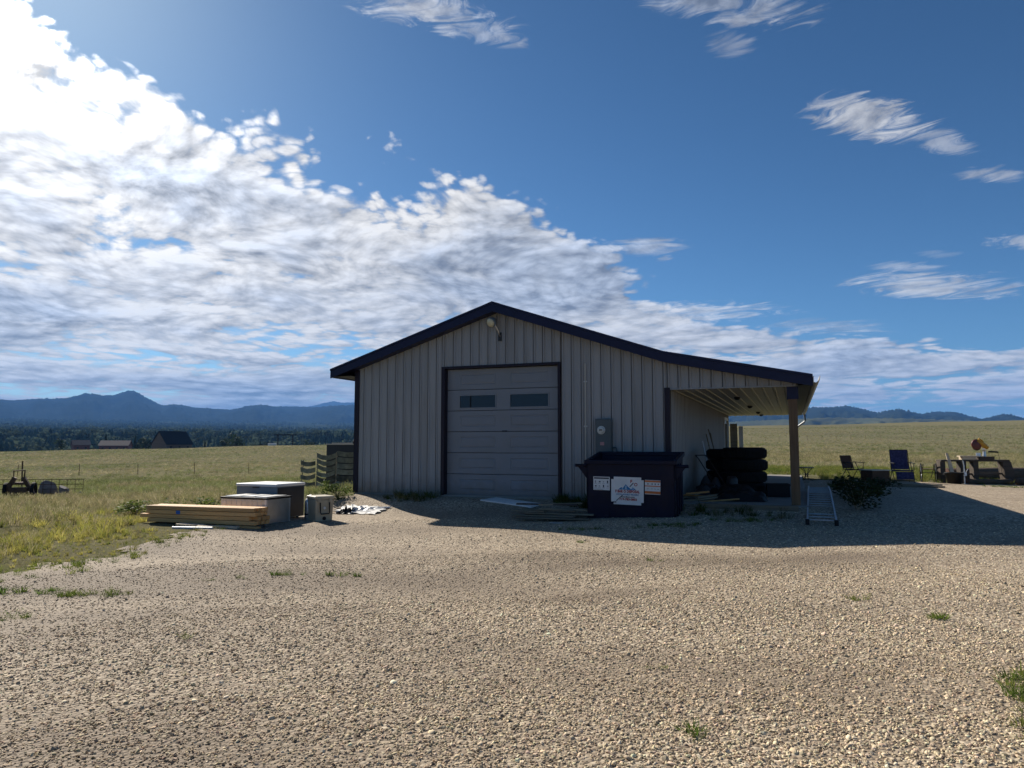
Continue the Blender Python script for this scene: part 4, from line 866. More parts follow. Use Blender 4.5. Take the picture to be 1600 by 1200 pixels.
MB().lathe([(0, 0), (.085, 0), (.09, .01), (.09, .40), (.07, .45), (.03, .47), (.03, .50), (0, .50)], 18).build('body', MT['steel'], t, True); MB().lathe([(.092, .12), (.096, .12), (.096, .15), (.092, .15)], 18).build('band', MT['black'], t); MB().tube([(-.05, 0, .50), (.05, 0, .53)], .014, 8).build('valve', MT['frame'], t)
t = thing('cooler', 'beige hard cooler with black U shaped handle and pale lid', 'cooler', on(-4.03, 14.72, 0), R(37))
w, d, h = .40, .46, .53
MB().add([(.02, .02, 0), (w-.02, .02, 0), (w-.02, d-.02, 0), (.02, d-.02, 0), (0, 0, h-.07), (w, 0, h-.07), (w, d, h-.07), (0, d, h-.07)], [(3, 2, 1, 0), (4, 5, 6, 7), (0, 1, 5, 4), (1, 2, 6, 5), (2, 3, 7, 6), (3, 0, 4, 7)]).build('body', MT['cooler'], t, bevel=.02)
MB().span((-.012, -.012, h-.068), (w+.012, d+.012, h)).build('lid', MT['cooler'], t, bevel=.018)
MB().tube([(.10, -.014, .40), (.10, -.028, .20), (.115, -.032, .17), (.285, -.032, .17), (.30, -.028, .20), (.30, -.014, .40)], .012, 8).build('handle', MT['black'], t, True)
MB().lathe([(0, -.012), (.035, -.012), (.038, .005), (.038, .02)], 16, (.2, .008, .075), 'y').build('drain_plug', MT['black'], t); MB().box((.2, -.001, .285), (.045, .012, .045), 0, 0, R(45)).build('latch_badge', MT['white'], t)
for x in (.08, w-.08): MB().span((x-.03, -.022, h-.12), (x+.03, -.006, h-.03)).build('latch', MT['cooler'], t)
# slatted frame and dark steel bin behind
t = thing('steel_bin', 'tall dark steel bin standing behind the striped slats', 'bin', on(-6.03, 23.2), R(6))
bh = 1.6-hz(-6.03, 23.2)
m = MB().span((0, 0, .05), (2.6, .03, bh)); m.build('front_plate', MT['darkside'], t)
MB().span((0, 1.37, .05), (2.6, 1.4, bh+.04)).build('rear_plate', MT['darkside'], t)
for x in (0, 2.57): MB().span((x, .03, .05), (x+.03, 1.37, bh+.01)).build('end_plate', MT['darkside'], t)
MB().span((-.03, -.03, bh), (2.63, .05, bh+.035)).span((-.03, 1.33, bh+.03), (2.63, 1.43, bh+.07)).build('rim', MT['gutter'], t); MB().span((0, .03, bh-.22), (2.57, 1.37, bh-.19)).build('load', MT['pale'], t)
for x in (.3, 2.3): MB().span((x-.06, .1, -.05), (x+.06, 1.3, .05)).build('skid', MT['rust'], t)
o = MB().lathe([(0, 0), (.07, 0), (.075, .06), (.05, .12), (.04, .13), (0, .13)], 12).build('paint_can', MT['black']); o.location = (-5.135, 23.30, 1.636); tag(o, 'small black can standing on the rim of the steel bin', 'can')
t = thing('slatted_frame', 'row of sagging grey green slats on thin posts before the dark bin', 'slatted frame', on(-6.72, 22.75), R(4))
z0 = 0; spans = [(.0, .46, 1.12, 5), (.50, 1.10, 1.36, 7), (1.12, 1.75, 1.40, 7)]
for x0, x1, hh, ns in spans:
    for x in (x0, x1): MB().beam((x, 0, -.05), (x+(.07 if x0 == 0 else 0), .05, hh), .022, .022).build('post', MT['pale'] if x0 else MT['frame'], t)
    sag = {0: .07, 1: .13, 2: .035}[spans.index((x0, x1, hh, ns))]
    for k in range(ns):
        zc = .18+(hh-.26)*k/(ns-1); sw = .15+random.uniform(-.025, .02); m = MB(); vs = []; fs = []; nn = 10; tl_ = random.uniform(-.05, .05)
        for j in range(nn+1):
            f = j/nn; x = x0+(x1-x0)*f; zz = zc-sag*math.sin(math.pi*f)*(.6+.5*random.random()*.3)+tl_*(f-.5); y = -.022-.05*math.sin(math.pi*f)
            vs += [(x, y, zz-sw/2), (x, y, zz+sw/2), (x, y+.012, zz-sw/2), (x, y+.012, zz+sw/2)]
        for j in range(nn):
            a = 4*j; fs += [(a, a+4, a+5, a+1), (a+2, a+3, a+7, a+6), (a+1, a+5, a+7, a+3), (a, a+2, a+6, a+4)]
        m.add(vs, fs).build('slat', MT['slat'], t)
o = MB().box((0, 0, .09), (.15, .1, .18)).build('gas_can', MT['maroon'], None, bevel=.02); o.location = on(-6.6, 22.4, .55); o.location.z = hz(-6.6, 22.4); tag(o, 'small dark red can at the foot of the slats', 'can')

def bush(name, label, x, y, w, h, k, c=(.06, .09, .025), m=420, leaf=.05, z=None, group=None):
    t = thing(name, label, 'shrub', on(x, y) if z is None else (x, y, z), k, group)
    vs, fs = leafcloud(k, m, 10, leaf); me = bpy.data.meshes.new('foliage'); me.from_pydata([(p[0]*w/.8, p[1]*w/.8, max(0, (p[2]-.1)*h/.95)) for p in vs], [], fs); me.materials.append(pm(name+'_leaf_%d' % k, c, .6, 0, .35, 6, trans=.4, spec=.05)); o = bpy.data.objects.new('foliage', me); col.objects.link(o); o.parent = t
    s_ = MB()
    for j in range(6):
        a = j*1.05+k; s_.tube([(0, 0, -.03), (math.cos(a)*w*.12, math.sin(a)*w*.12, h*.35), (math.cos(a)*w*.26, math.sin(a)*w*.26, h*.75)], [.012, .008, .004], 5)
    s_.build('stem', MT['old'], t)
bush('leafy_shrub', 'round green shrub at the left corner of the shed', -4.28, 17.55, .62, .48, 31, (.085, .12, .03), 520, .05)
for i, (x, y, w, h) in enumerate([(-7.6, 15.7, .9, .42), (-6.9, 16.4, .9, .45), (-8.5, 16.2, .9, .38), (-6.2, 16.7, .8, .40)]):
    bush('field_weed', ['leafy weed clump left of the lumber stack', 'taller leafy weed clump behind the silver chest', 'outermost leafy weed clump left of the boxes', 'leafy weed clump behind the chest freezer'][i], x, y, w, h, 40+i, (.12, .16, .035), 380, .05, group='leafy weeds behind the boxes')
# crumpled sheeting on the ground
def crumple(name, label, cx, cy, w, d, a, mat, seed, amp, cat):
    r2 = np.random.default_rng(seed); nx_, ny_ = 16, 9; vs = []; 
    for i in range(nx_):
        for j in range(ny_):
            fx, fy = i/(nx_-1)-.5, j/(ny_-1)-.5; ed = 1+.18*math.sin(i*1.7+seed)+.12*math.cos(j*2.3)
            x = cx+(fx*w*ed)*math.cos(a)-(fy*d*ed)*math.sin(a); y = cy+(fx*w*ed)*math.sin(a)+(fy*d*ed)*math.cos(a)
            vs.append((x, y, hz(x, y)+.028+abs(r2.normal(0, amp))*(1-1.4*max(abs(fx), abs(fy)))))
    fs = [(i*ny_+j, (i+1)*ny_+j, (i+1)*ny_+j+1, i*ny_+j+1) for i in range(nx_-1) for j in range(ny_-1)]
    o = rawmesh(name, vs, fs, mat, False); so_ = o.modifiers.new('thick', 'SOLIDIFY'); so_.thickness = .006; tag(o, label, cat)
crumple('plastic_sheet', 'crumpled white sheeting on the ground by the shed corner', -3.45, 16.35, 1.15, .5, -.45, MT['paper'], 3, .05, 'sheet')
crumple('black_rag', 'crumpled black cloth lying on the white sheeting', -3.72, 16.28, .42, .26, -.2, MT['black'], 5, .09, 'cloth')
# white panel and old planks before the garage door
pc = np.array([ground_pt for ground_pt in [(-.72, 16.28), (-.36, 16.50), (.66, 15.50), (.42, 15.32)]])
t = thing('white_board', 'long narrow white board lying on the slope before the garage door', 'board', (0, 0, 0))
m = MB(); v0 = [(x, y, hz(x, y)+.045) for x, y in pc]; m.add(v0+[(x, y, z-.03) for x, y, z in v0], [(0, 1, 2, 3), (7, 6, 5, 4)]+[(a, a+4, (a+1) % 4+4, (a+1) % 4) for a in range(4)]); m.build('board', MT['white'], t)
pl = [(.80, 14.28, .05, -.30, 1.5, .16), (.62, 14.52, .08, -.42, 1.35, .15), (.95, 14.50, .11, -.22, 1.4, .14), (.75, 14.72, .14, -.55, 1.2, .14), (1.05, 14.65, .17, -.12, 1.0, .15), (.72, 14.86, .20, -.30, 1.3, .09), (1.0, 14.85, .22, .10, .9, .12), (.35, 14.75, .12, -.62, .8, .13)]
ord_ = ['long weathered plank along the front of the heap by the garage door', 'weathered plank second from the front of the heap', 'weathered plank across the middle of the heap', 'weathered plank slanting back in the heap', 'short weathered plank near the dumpster end of the heap', 'narrow dark plank on top of the heap', 'short plank at the top right of the heap', 'short plank at the left end of the heap']
for i, (x, y, dz_, a, l, w) in enumerate(pl):
    o = MB().box((0, 0, 0), (l, w, .03)).build('weathered_plank', MT['dark_wood' if i in (5,) else 'old'], None, bevel=.004); o.location = (x, y, hz(x, y)+dz_+.02); o.rotation_euler = (random.uniform(-.04, .04), random.uniform(-.03, .03), a); tag(o, ord_[i], 'plank', 'weathered planks heaped before the garage door')
o = MB().box((0, 0, 0), (.26, .10, .008)).build('metal_scrap', MT['alu']); o.location = on(.85, 13.92, .03); o.rotation_euler = (.05, 0, -.2); tag(o, 'small bright metal scrap below the plank heap', 'scrap')

# ------------------------------------------------------------------ under the porch
def tyre(name, label, loc, r, w, group):
    t = thing(name, label, 'tyre', loc, random.uniform(0, 6), group); rr_ = [(r*.56, -w*.42), (r*.60, -w*.48), (r*.80, -w*.5), (r*.93, -w*.44), (r, -w*.30), (r, w*.30), (r*.93, w*.44), (r*.80, w*.5), (r*.60, w*.48), (r*.56, w*.42), (r*.52, 0), (r*.56, -w*.42)]
    MB().lathe(rr_, 36, (0, 0, w/2)).build('casing', MT['rubber'], t, True); m = MB()
    for j in range(40):
        a = 2*math.pi*j/40; m.box((math.cos(a)*r*1.006, math.sin(a)*r*1.006, w/2), (.016, r*.085, w*.6), a)
    m.build('tread', MT['rubber'], t)
for k in range(4):
    p = Bw(9.22+random.uniform(-.02, .02), 3.0+random.uniform(-.02, .02), FLOOR+k*.286); tyre('truck_tyre', '%s big truck tyre in the stack beside the porch posts' % ['lowest', 'second lowest', 'second highest', 'topmost'][k], p, .52, .28, 'big tyres stacked under the porch')
for k in range(4):
    p = Bw(8.62+random.uniform(-.02, .02), 3.95, FLOOR+k*.275); tyre('truck_tyre', '%s tyre in the rear stack against the porch wall' % ['lowest', 'second lowest', 'second highest', 'topmost'][k], p, .42, .27, 'tyres stacked by the porch wall')
t = thing('push_mower', 'dark low push mower standing in front of the tyres', 'mower', Bw(9.0, 1.9, FLOOR), R(-50))
MB().lathe([(.0, .30), (.16, .30), (.26, .24), (.31, .14), (.31, .08)], 20).build('deck', MT['black'], t, True); MB().lathe([(0, .48), (.09, .47), (.12, .42), (.13, .30)], 16).build('engine', MT['frame'], t, True)
for x, y in ((-.3, -.26), (.3, -.26), (-.3, .26), (.3, .26)): MB().lathe([(.03, -.03), (.10, -.03), (.105, 0), (.10, .03), (.03, .03)], 16, (x, y, .105), 'y').build('wheel', MT['rubber'], t)
for y in (-.2, .2): MB().tube([(-.28, y, .2), (-.75, y, .85), (-.85, y, .95)], .012, 8).build('handle_tube', MT['frame'], t)
MB().tube([(-.85, -.2, .95), (-.85, .2, .95)], .013, 8).build('grip', MT['black'], t)
t = thing('plastic_crate', 'black crate on the porch floor beside the mower', 'crate', Bw(9.75, 2.2, FLOOR), R(-15))
m = MB(); cw, cd_, ch = .5, .36, .3
for a, b in (((0, 0, 0), (cw, .015, ch)), ((0, cd_-.015, 0), (cw, cd_, ch)), ((0, .015, 0), (.015, cd_-.015, ch)), ((cw-.015, .015, 0), (cw, cd_-.015, ch)), ((.015, .015, 0), (cw-.015, cd_-.015, .015))): m.span(a, b)
m.build('shell', MT['black'], t); MB().span((-.01, -.012, ch-.04), (cw+.01, -.0005, ch)).build('rim', MT['black'], t)
for i, (s_, d_, lean, h, head, lb) in enumerate([(8.04, 5.2, .10, 1.5, 'shovel', 'long handled shovel leaning on the porch wall'), (8.04, 5.75, .16, 1.65, 'rake', 'long handled rake leaning on the porch wall'), (8.03, 6.4, .07, 1.55, 'hoe', 'long handled hoe leaning on the porch wall'), (8.02, 4.4, .06, 1.3, 'bar', 'short pale bar leaning on the porch wall')]):
    t = thing('garden_' + head if head != 'bar' else 'pry_bar', lb, head, Bw(s_, d_, FLOOR), -TH, 'long tools leaning on the porch wall')
    ft = (.22+lean*h, -.10, 0); tp_ = (.03, .12, h); MB().tube([ft, tp_], .016, 8).build('handle', MT['old' if head != 'bar' else 'alu'], t)
    if head == 'shovel': MB().prism([(-.09, .22), (.09, .22), (.10, .1), (0, -.02), (-.10, .1)], -.006, .006).build('blade', MT['rust'], t).location = (ft[0], ft[1], .01)
    if head == 'rake':
        m = MB().span((-.2, -.012, .0), (.2, .012, .024))
        for j in range(9): m.span((-.19+j*.0475, -.07, .002), (-.18+j*.0475, -.012, .012))
        m.build('rake_head', MT['rust'], t).location = (ft[0], ft[1], .01)
    if head == 'hoe': MB().span((-.08, -.10, 0), (.08, -.09, .12)).build('hoe_blade', MT['rust'], t).location = (ft[0], ft[1]+.1, .01)
sc_l = ['pale scrap board nearest the dumpster on the porch', 'dark scrap board crossing the porch heap', 'scrap board pointing out of the porch heap', 'short scrap board on top of the porch heap', 'scrap board against the porch wall', 'thin scrap board flat on the porch floor']
for i, (s_, d_, z_, a, l, w) in enumerate([(8.45, .55, .03, .5, .9, .12), (8.35, 1.0, .07, -.4, .8, .14), (8.65, .75, .10, .9, .9, .09), (8.35, .8, .15, .2, .5, .12), (8.15, 1.3, .06, 1.2, 1.1, .14), (8.85, .45, .02, .15, .8, .08)]):
    o = MB().box((0, 0, 0), (l, w, .03)).build('scrap_board', MT['old' if i % 2 == 0 else 'lum'], None, bevel=.003); o.location = Bw(s_, d_, FLOOR+z_); o.rotation_euler = (random.uniform(-.1, .1), random.uniform(-.1, .1), a-TH); tag(o, sc_l[i], 'board', 'scrap boards on the porch floor')
for i, (s_, d_, a, mt, w, h, lb) in enumerate([(8.12, 14.75, 0, 'old', .28, 2.05, 'tall brown door leaf standing open at the rear of the porch'), (8.38, 15.05, 0, 'white', .16, 1.95, 'narrow white screen door edge at the rear of the porch')]):
    t = thing('open_door', lb, 'door', Bw(s_, d_, FLOOR), -TH+a); MB().span((-w/2, -.02, .01), (w/2, .02, h)).build('leaf', MT[mt], t)
    MB().span((w/2-.05, -.05, h*.48), (w/2-.02, -.021, h*.52)).build('handle', MT['frame'], t)
t = thing('landscape_timber', 'long pale landscape timber edging the front of the porch', 'timber', Bw(8.5, -.42), -TH); MB().span((0, -.06, -.02), (1.9, .06, .10)).build('timber', MT['old'], t, bevel=.01)

def heap(name, label, s_, d_, w, dp, h, mat, seed, cat):
    r2 = np.random.default_rng(seed); nx_, ny_ = 18, 12; vs = []
    for i in range(nx_):
        for j in range(ny_):
            fx, fy = i/(nx_-1)*2-1, j/(ny_-1)*2-1; x = s_+fx*w/2*(1-.12*fy*fy); y = d_+fy*dp/2*(1-.12*fx*fx); p = BO+WV*x+NV*y
            vs.append((p[0], p[1], FLOOR+.004+h*max(0, (1-fx*fx)*(1-fy*fy))**.5*(.65+.5*abs(math.sin(fx*4+seed)*math.cos(fy*3)))+r2.uniform(0, .03)*(1-max(abs(fx), abs(fy)))))
    o = rawmesh(name, vs, [(i*ny_+j, (i+1)*ny_+j, (i+1)*ny_+j+1, i*ny_+j+1) for i in range(nx_-1) for j in range(ny_-1)], mat, False); tag(o, label, cat)
heap('dark_tarp', 'crumpled black tarp heaped in front of the tyres', 9.25, .95, 1.1, .8, .30, MT['black'], 4, 'tarp')
heap('feed_sack', 'dark slumped sack beside the porch wall', 8.45, 2.3, .7, .6, .42, MT['darkside'], 9, 'sack')
# ------------------------------------------------------------------ ladder lying beside the porch, weeds beside it
a0, a1 = Bw(10.77, -1.6), Bw(10.92, 4.75); lv = Vector((a1[0]-a0[0], a1[1]-a0[1], 0)); ll = lv.length
t = thing('ladder', 'aluminium ladder lying on the ground beside the porch', 'ladder', (0, 0, 0))
def lp(f, off, dz_):
    n_ = lv.normalized(); x = a0[0]+lv.x*f+n_.y*off; y = a0[1]+lv.y*f-n_.x*off; c0, c1 = hz(a0[0], a0[1])+.07, FLOOR+.06
    return Vector((x, y, c0+(c1-c0)*min(1, f*1.55)+dz_ if f < .645 else c1+dz_))
for off in (-.235, .235):
    MB().beam(lp(0, off, .04), lp(.645, off, .04), .028, .085).beam(lp(.645, off, .04), lp(1, off, .04), .028, .085).build('rail', MT['ladder'], t)
for k in range(18):
    f = .025+k/17*.95; MB().beam(lp(f, -.222, .045), lp(f, .222, .045), .034, .017).build('rung', MT['ladder'], t)
for off in (-.235, .235): MB().box(lp(0, off, .03)+Vector((-.01, -.02, 0)), (.05, .06, .1)).build('foot', MT['black'], t)
for i, (s_, d_, w, h) in enumerate([(11.45, -.2, .75, .50), (11.6, .9, .9, .62), (11.65, 2.1, .9, .58), (11.6, 3.3, .9, .55), (11.8, 4.6, .9, .5), (12.4, 5.6, 1.0, .45)]):
    x, y, z = Bw(s_, d_); bush('dark_weed_bush', ['frontmost dark weed bush beside the ladder foot', 'second dark weed bush along the ladder', 'tallest dark weed bush along the ladder', 'fourth dark weed bush along the ladder', 'dark weed bush near the ladder top', 'rear dark weed bush toward the long boards'][i], x, y, w, h, 60+i, (.035, .05, .018), 420, .05, group='weed bushes beside the ladder')

# ------------------------------------------------------------------ patio: table, chairs, fire pit
t = thing('bistro_table', 'small round dark metal table with curved legs behind the porch post', 'table', on(10.25, 24.9), .3)
PZ = hz(10.25, 24.9)
MB().lathe([(0, .44), (.24, .44), (.25, .45), (.25, .47), (0, .475)], 28).build('tabletop', MT['frame'], t)
for k in range(4):
    a = k*math.pi/2+.4; c, s_ = math.cos(a), math.sin(a); MB().tube([(c*.21, s_*.21, .44), (c*.12, s_*.12, .36), (c*.045, s_*.045, .24), (c*.05, s_*.05, .15), (c*.12, s_*.12, .06), (c*.24, s_*.24, .01)], .013, 8).build('leg', MT['frame'], t, True)
MB().lathe([(.03, .2), (.06, .2), (.06, .22), (.03, .22)], 16).build('ring', MT['frame'], t)
def folding_chair(label, loc, rz, w, sh, bh, fab, foot=False):
    t = thing('folding_chair', label, 'chair', loc, rz, 'folding chairs on the patio'); F_ = MT['frame']
    for s_ in (-1, 1):
        x = s_*w/2; MB().tube([(x, -.24, 0), (x, .10, sh+.20), (x, .13, sh+.23)], .012, 8).build('front_leg', F_, t); MB().tube([(x, .30, 0), (x, .02, sh), (x, -.22, sh+.01)], .012, 8).build('rear_leg', F_, t)
        MB().tube([(x*.92, .16, sh-.02), (x*.92, .30, bh)], .012, 8).build('back_upright', F_, t); MB().tube([(x, -.22, sh+.02), (x, -.22, sh+.21)], .011, 8).build('arm_support', F_, t)
        MB().beam((x, -.28, sh+.225), (x, .20, sh+.245), .055, .022).build('armrest', F_, t, bevel=.006)
    MB().tube([(-w*.46, .30, bh), (w*.46, .30, bh)], .012, 8).build('top_rail', F_, t); MB().tube([(-w/2, -.20, .07), (w/2, -.20, .07)], .01, 8).build('stretcher', F_, t); MB().tube([(-w/2, .27, .07), (w/2, .27, .07)], .01, 8).build('stretcher', F_, t)
    m = MB(); n_ = 8; vs = []; fs = []
    for j in range(n_+1):
        f = j/n_; y = -.24+f*.40; vs += [(-w*.45, y, sh-.035*math.sin(math.pi*f)), (w*.45, y, sh-.035*math.sin(math.pi*f))]
    for j in range(n_): fs.append((2*j, 2*j+1, 2*j+3, 2*j+2))
    o = m.add(vs, fs).build('seat', fab, t); o.modifiers.new('thick', 'SOLIDIFY').thickness = .01
    m = MB(); vs = []; fs = []
    for j in range(n_+1):
        f = j/n_; y = .165+f*.14+.025*math.sin(math.pi*f); z = sh+.02+f*(bh-sh-.03); vs += [(-w*.44, y, z), (w*.44, y, z)]
    for j in range(n_): fs.append((2*j, 2*j+1, 2*j+3, 2*j+2))
    o = m.add(vs, fs).build('backrest', fab, t); o.modifiers.new('thick', 'SOLIDIFY').thickness = .01
    if foot:
        fr = MB().tube([(-w*.44, -.26, sh-.02), (-w*.44, -.36, .10), (w*.44, -.36, .10), (w*.44, -.26, sh-.02)], .011, 8).build('footrest', F_, t)
        o = MB().add([(-w*.43, -.268, sh-.05), (w*.43, -.268, sh-.05), (w*.43, -.352, .12), (-w*.43, -.352, .12)], [(0, 1, 2, 3)]).build('fabric', fab, fr); o.modifiers.new('thick', 'SOLIDIFY').thickness = .008
    return t
folding_chair('rust brown folding camp chair turned half away on the patio', on(11.95, 25.1), R(22), .54, .40, .86, MT['brownfab'])
folding_chair('tall navy patterned recliner chair with a footrest on the patio', on(12.95, 23.75), R(-12), .60, .42, 1.08, MT['bluefab'], True)
t = thing('fire_pit', 'square dark metal fire pit between the two chairs', 'fire pit', on(12.05, 23.75), R(8))
m = MB(); w = .31
for a, b in (((-w, -w, .0), (w, -w+.02, .40)), ((-w, w-.02, .0), (w, w, .40)), ((-w, -w+.02, .0), (-w+.02, w-.02, .40)), ((w-.02, -w+.02, .0), (w, w-.02, .40))): m.span(a, b)
m.build('wall', MT['rust'], t); MB().span((-w+.02, -w+.02, .28), (w-.02, w-.02, .30)).build('ash_tray', MT['darkside'], t)
m = MB(); 
for s_ in (-1, 1): m.span((-w-.04, s_*w-.04, .40), (w+.04, s_*w+.04, .425)); m.span((s_*w-.04, -w+.04, .40), (s_*w+.04, w-.04, .425))
m.build('rim', MT['gutter'], t)
for k in range(3): MB().tube([(-.25+k*.2, -.2, .33), (-.15+k*.15, .22, .36)], .045, 8).build('ash_log', MT['log'], t)
lb = ['front long board lying at the edge of the shade', 'second long board at the edge of the shade', 'third long board, topmost of the low pile', 'rear long board lying near the fire pit']
for k, (x, y, l, a, z_) in enumerate([(11.45, 21.0, 2.2, -.22, .03), (11.35, 21.25, 2.3, -.20, .03), (11.5, 21.12, 2.1, -.24, .075), (11.1, 21.6, 2.2, -.15, .03)]):
    o = MB().box((0, 0, 0), (l, .14, .04)).build('long_board', MT['old'], None, bevel=.004); o.location = on(x, y, z_+.01); o.rotation_euler = (0, 0, a); tag(o, lb[k], 'board', 'long boards beside the patio')

# ------------------------------------------------------------------ saw bench and yard clutter on the right
SB = thing('saw_bench', 'heavy dark timber work bench with a slanted end at the right', 'bench', on(15.65, 24.25), R(-2))
DWm = MT['dark_wood']
MB().span((-1.15, -.16, .74), (1.12, .16, .80)).build('bench_top', DWm, SB, bevel=.006)
for x, w, tl in ((-1.08, .17, 0), (-.40, .20, 0), (.02, .17, 0)): MB().span((x-w/2, -.12, 0), (x+w/2, .12, .738)).build('leg', DWm, SB, bevel=.006)
MB().add([(.88, -.15, .738), (1.16, -.15, .738), (1.34, -.15, 0), (.98, -.15, 0), (.88, .15, .738), (1.16, .15, .738), (1.34, .15, 0), (.98, .15, 0)], [(0, 1, 2, 3), (7, 6, 5, 4), (0, 4, 5, 1), (1, 5, 6, 2), (2, 6, 7, 3), (3, 7, 4, 0)]).build('leg', DWm, SB, bevel=.006)
MB().beam((-.98, 0, .30), (.98, 0, .33), .05, .06).build('stretcher', DWm, SB); MB().span((-.9, -.26, .0), (1.2, -.16, .12)).build('sill_beam', DWm, SB, bevel=.008)
CS = thing('chop_saw', 'chop saw with maroon guard and yellow body on the work bench', 'saw', (15.95, 24.2, hz(15.65, 24.25)+.80), R(-2))
MB().span((-.18, -.16, 0), (.30, .18, .11)).build('base', DWm, CS, bevel=.01); MB().span((-.16, -.05, .111), (-.05, .14, .125)).build('table', MT['alu'], CS); MB().span((-.17, .06, .125), (-.02, .085, .23)).build('fence', MT['alu'], CS)
MB().tube([(.12, .10, .11), (.13, .10, .28), (.10, .08, .36)], [.06, .05, .05], 10).build('pivot_arm', MT['steel'], CS)
g_ = MB().lathe([(0, -.035), (.15, -.035), (.17, -.02), (.17, .02), (.15, .035), (0, .035)], 28, (0, 0, 0), 'y').build('blade_guard', MT['maroon'], CS, True); g_.location = (-.18, 0, .52)
MB().lathe([(.0, -.003), (.15, -.003), (.15, .003), (0, .003)], 32, (-.18, .0, .455), 'y').build('blade', MT['rust'], CS)
MB().tube([(-.16, -.02, .66), (-.02, .0, .56), (.10, .02, .46), (.20, .03, .40)], [.045, .075, .085, .06], 12).build('motor_housing', MT['yellow'], CS, True); MB().tube([(-.12, -.04, .72), (-.06, -.05, .68), (.02, -.05, .60)], .02, 8).build('trigger_handle', MT['yellow'], CS, True)
MB().tube([(.22, .03, .27), (.50, .03, .26), (.53, .03, .24)], .028, 8).build('motor', MT['black'], CS); MB().tube([(.53, .03, .24), (.56, .02, .1), (.58, .0, -.2), (.60, -.05, -.55)], .006, 6).build('cord', MT['black'], CS)
o = MB().span((-.32, -.09, 0), (.32, .09, .035)).build('pale_workpiece', MT['pale']); o.location = (15.42, 24.15, hz(15.65, 24.25)+.90); tag(o, 'pale board resting across the bench left of the saw', 'board')
o = MB().span((-.22, -.10, 0), (.24, .10, .095)).build('bench_block', MT['pale']); o.location = (15.42, 24.2, hz(15.65, 24.25)+.802); tag(o, 'pale wooden block under the board on the bench', 'block')
m = MB(); vs = []; fs = []
for j in range(9):
    f = j/8; z = f*1.03; x = -.06*f*f*2+.02; ww = .09*(1-f*.55); vs += [(x-ww, 0, z), (x+ww, 0, z), (x-ww, .03, z), (x+ww, .03, z)]
for j in range(8):
    a = 4*j; fs += [(a, a+1, a+5, a+4), (a+2, a+6, a+7, a+3), (a, a+4, a+6, a+2), (a+1, a+3, a+7, a+5)]
fs += [(0, 2, 3, 1), (32, 33, 35, 34)]
o = m.add(vs, fs).build('curved_slab', MT['pale']); o.location = (14.80, 24.0, hz(14.8, 24)); o.rotation_euler = (R(-8), 0, 0); tag(o, 'pale curved wooden slab leaning upright on the bench', 'slab')
t = thing('feed_tub', 'round black rubber tub on the gravel below the bench', 'tub', on(14.55, 23.55))
MB().lathe([(0, .02), (.20, .02), (.27, .36), (.29, .37), (.29, .39), (.26, .39), (.19, .0), (0, 0)], 28).build('shell', MT['black'], t, True)
for s_ in (-1, 1): MB().tube([(s_*.28, -.07, .34), (s_*.33, -.05, .33), (s_*.33, .05, .33), (s_*.28, .07, .34)], .012, 8).build('handle', MT['black'], t)
t = thing('jack_stand', 'slim pale metal jack stand beside the black tub', 'stand', on(14.92, 23.6))
MB().span((-.06, -.06, 0), (.06, .06, .02)).build('foot', MT['alu'], t); MB().tube([(0, 0, .02), (0, 0, .60), (-.03, 0, .78)], .018, 8).build('shaft', MT['alu'], t); MB().span((-.05, -.04, .28), (.06, .04, .40)).build('body', MT['alu'], t, bevel=.01); MB().tube([(.03, 0, .36), (.09, -.05, .50)], .01, 6).build('crank', MT['alu'], t)
t = thing('wheel_cart', 'old hand cart with thin spoked wheels left of the bench', 'cart', on(14.15, 24.3), R(65))
for y in (-.22, .22):
    wq = MB().lathe([(.29, -.014), (.32, -.014), (.325, 0), (.32, .014), (.29, .014), (.29, -.014)], 32, (0, y, .325), 'y').build('wheel', MT['rubber'], t); m = MB()
    for k in range(10):
        a = k*math.pi/5; m.tube([(math.cos(a)*.03, y, .325+math.sin(a)*.03), (math.cos(a)*.295, y, .325+math.sin(a)*.295)], .004, 5)
    m.build('spokes', MT['steel'], wq); MB().lathe([(0, -.04), (.035, -.04), (.035, .04), (0, .04)], 12, (0, y, .325), 'y').build('hub', MT['frame'], wq)
MB().tube([(0, -.22, .325), (0, .22, .325)], .012, 8).build('axle', MT['frame'], t)
for y in (-.16, .16): MB().tube([(-.1, y, .62), (.1, y, .45), (.95, y, .14)], .014, 8).build('shaft', MT['frame'], t)
MB().span((-.12, -.18, .44), (.5, .18, .46)).build('bed', MT['rust'], t)
def logthing(label, p0, p1, r):
    t = thing('log', label, 'log', p0, 0, 'logs around the saw bench'); d = Vector(p1)-Vector(p0); n_ = 7
    pts_ = [d*(j/(n_-1))+Vector((0, 0, r))+Vector((0, random.uniform(-.02, .02), random.uniform(-.015, .015))) for j in range(n_)]; MB().tube(pts_, [r*random.uniform(.93, 1.05) for _ in range(n_)], 14).build('trunk', MT['log'], t, True)
    dn = d.normalized()
    for q_, sg_ in ((pts_[0], -1), (pts_[-1], 1)): MB().tube([q_+dn*sg_*.001, q_+dn*sg_*.006], r*.88, 14).build('cut_end', MT['logend'], t)
logthing('long thick log behind the work bench reaching out of the picture', on(15.5, 25.6), on(21.8, 27.0), .24)
logthing('short round log with a reddish end at the bench foot', on(16.65, 23.65), on(16.95, 23.2), .12)
logthing('thin log lying in front of the bench sill', on(15.1, 23.8), on(16.6, 23.85), .09)

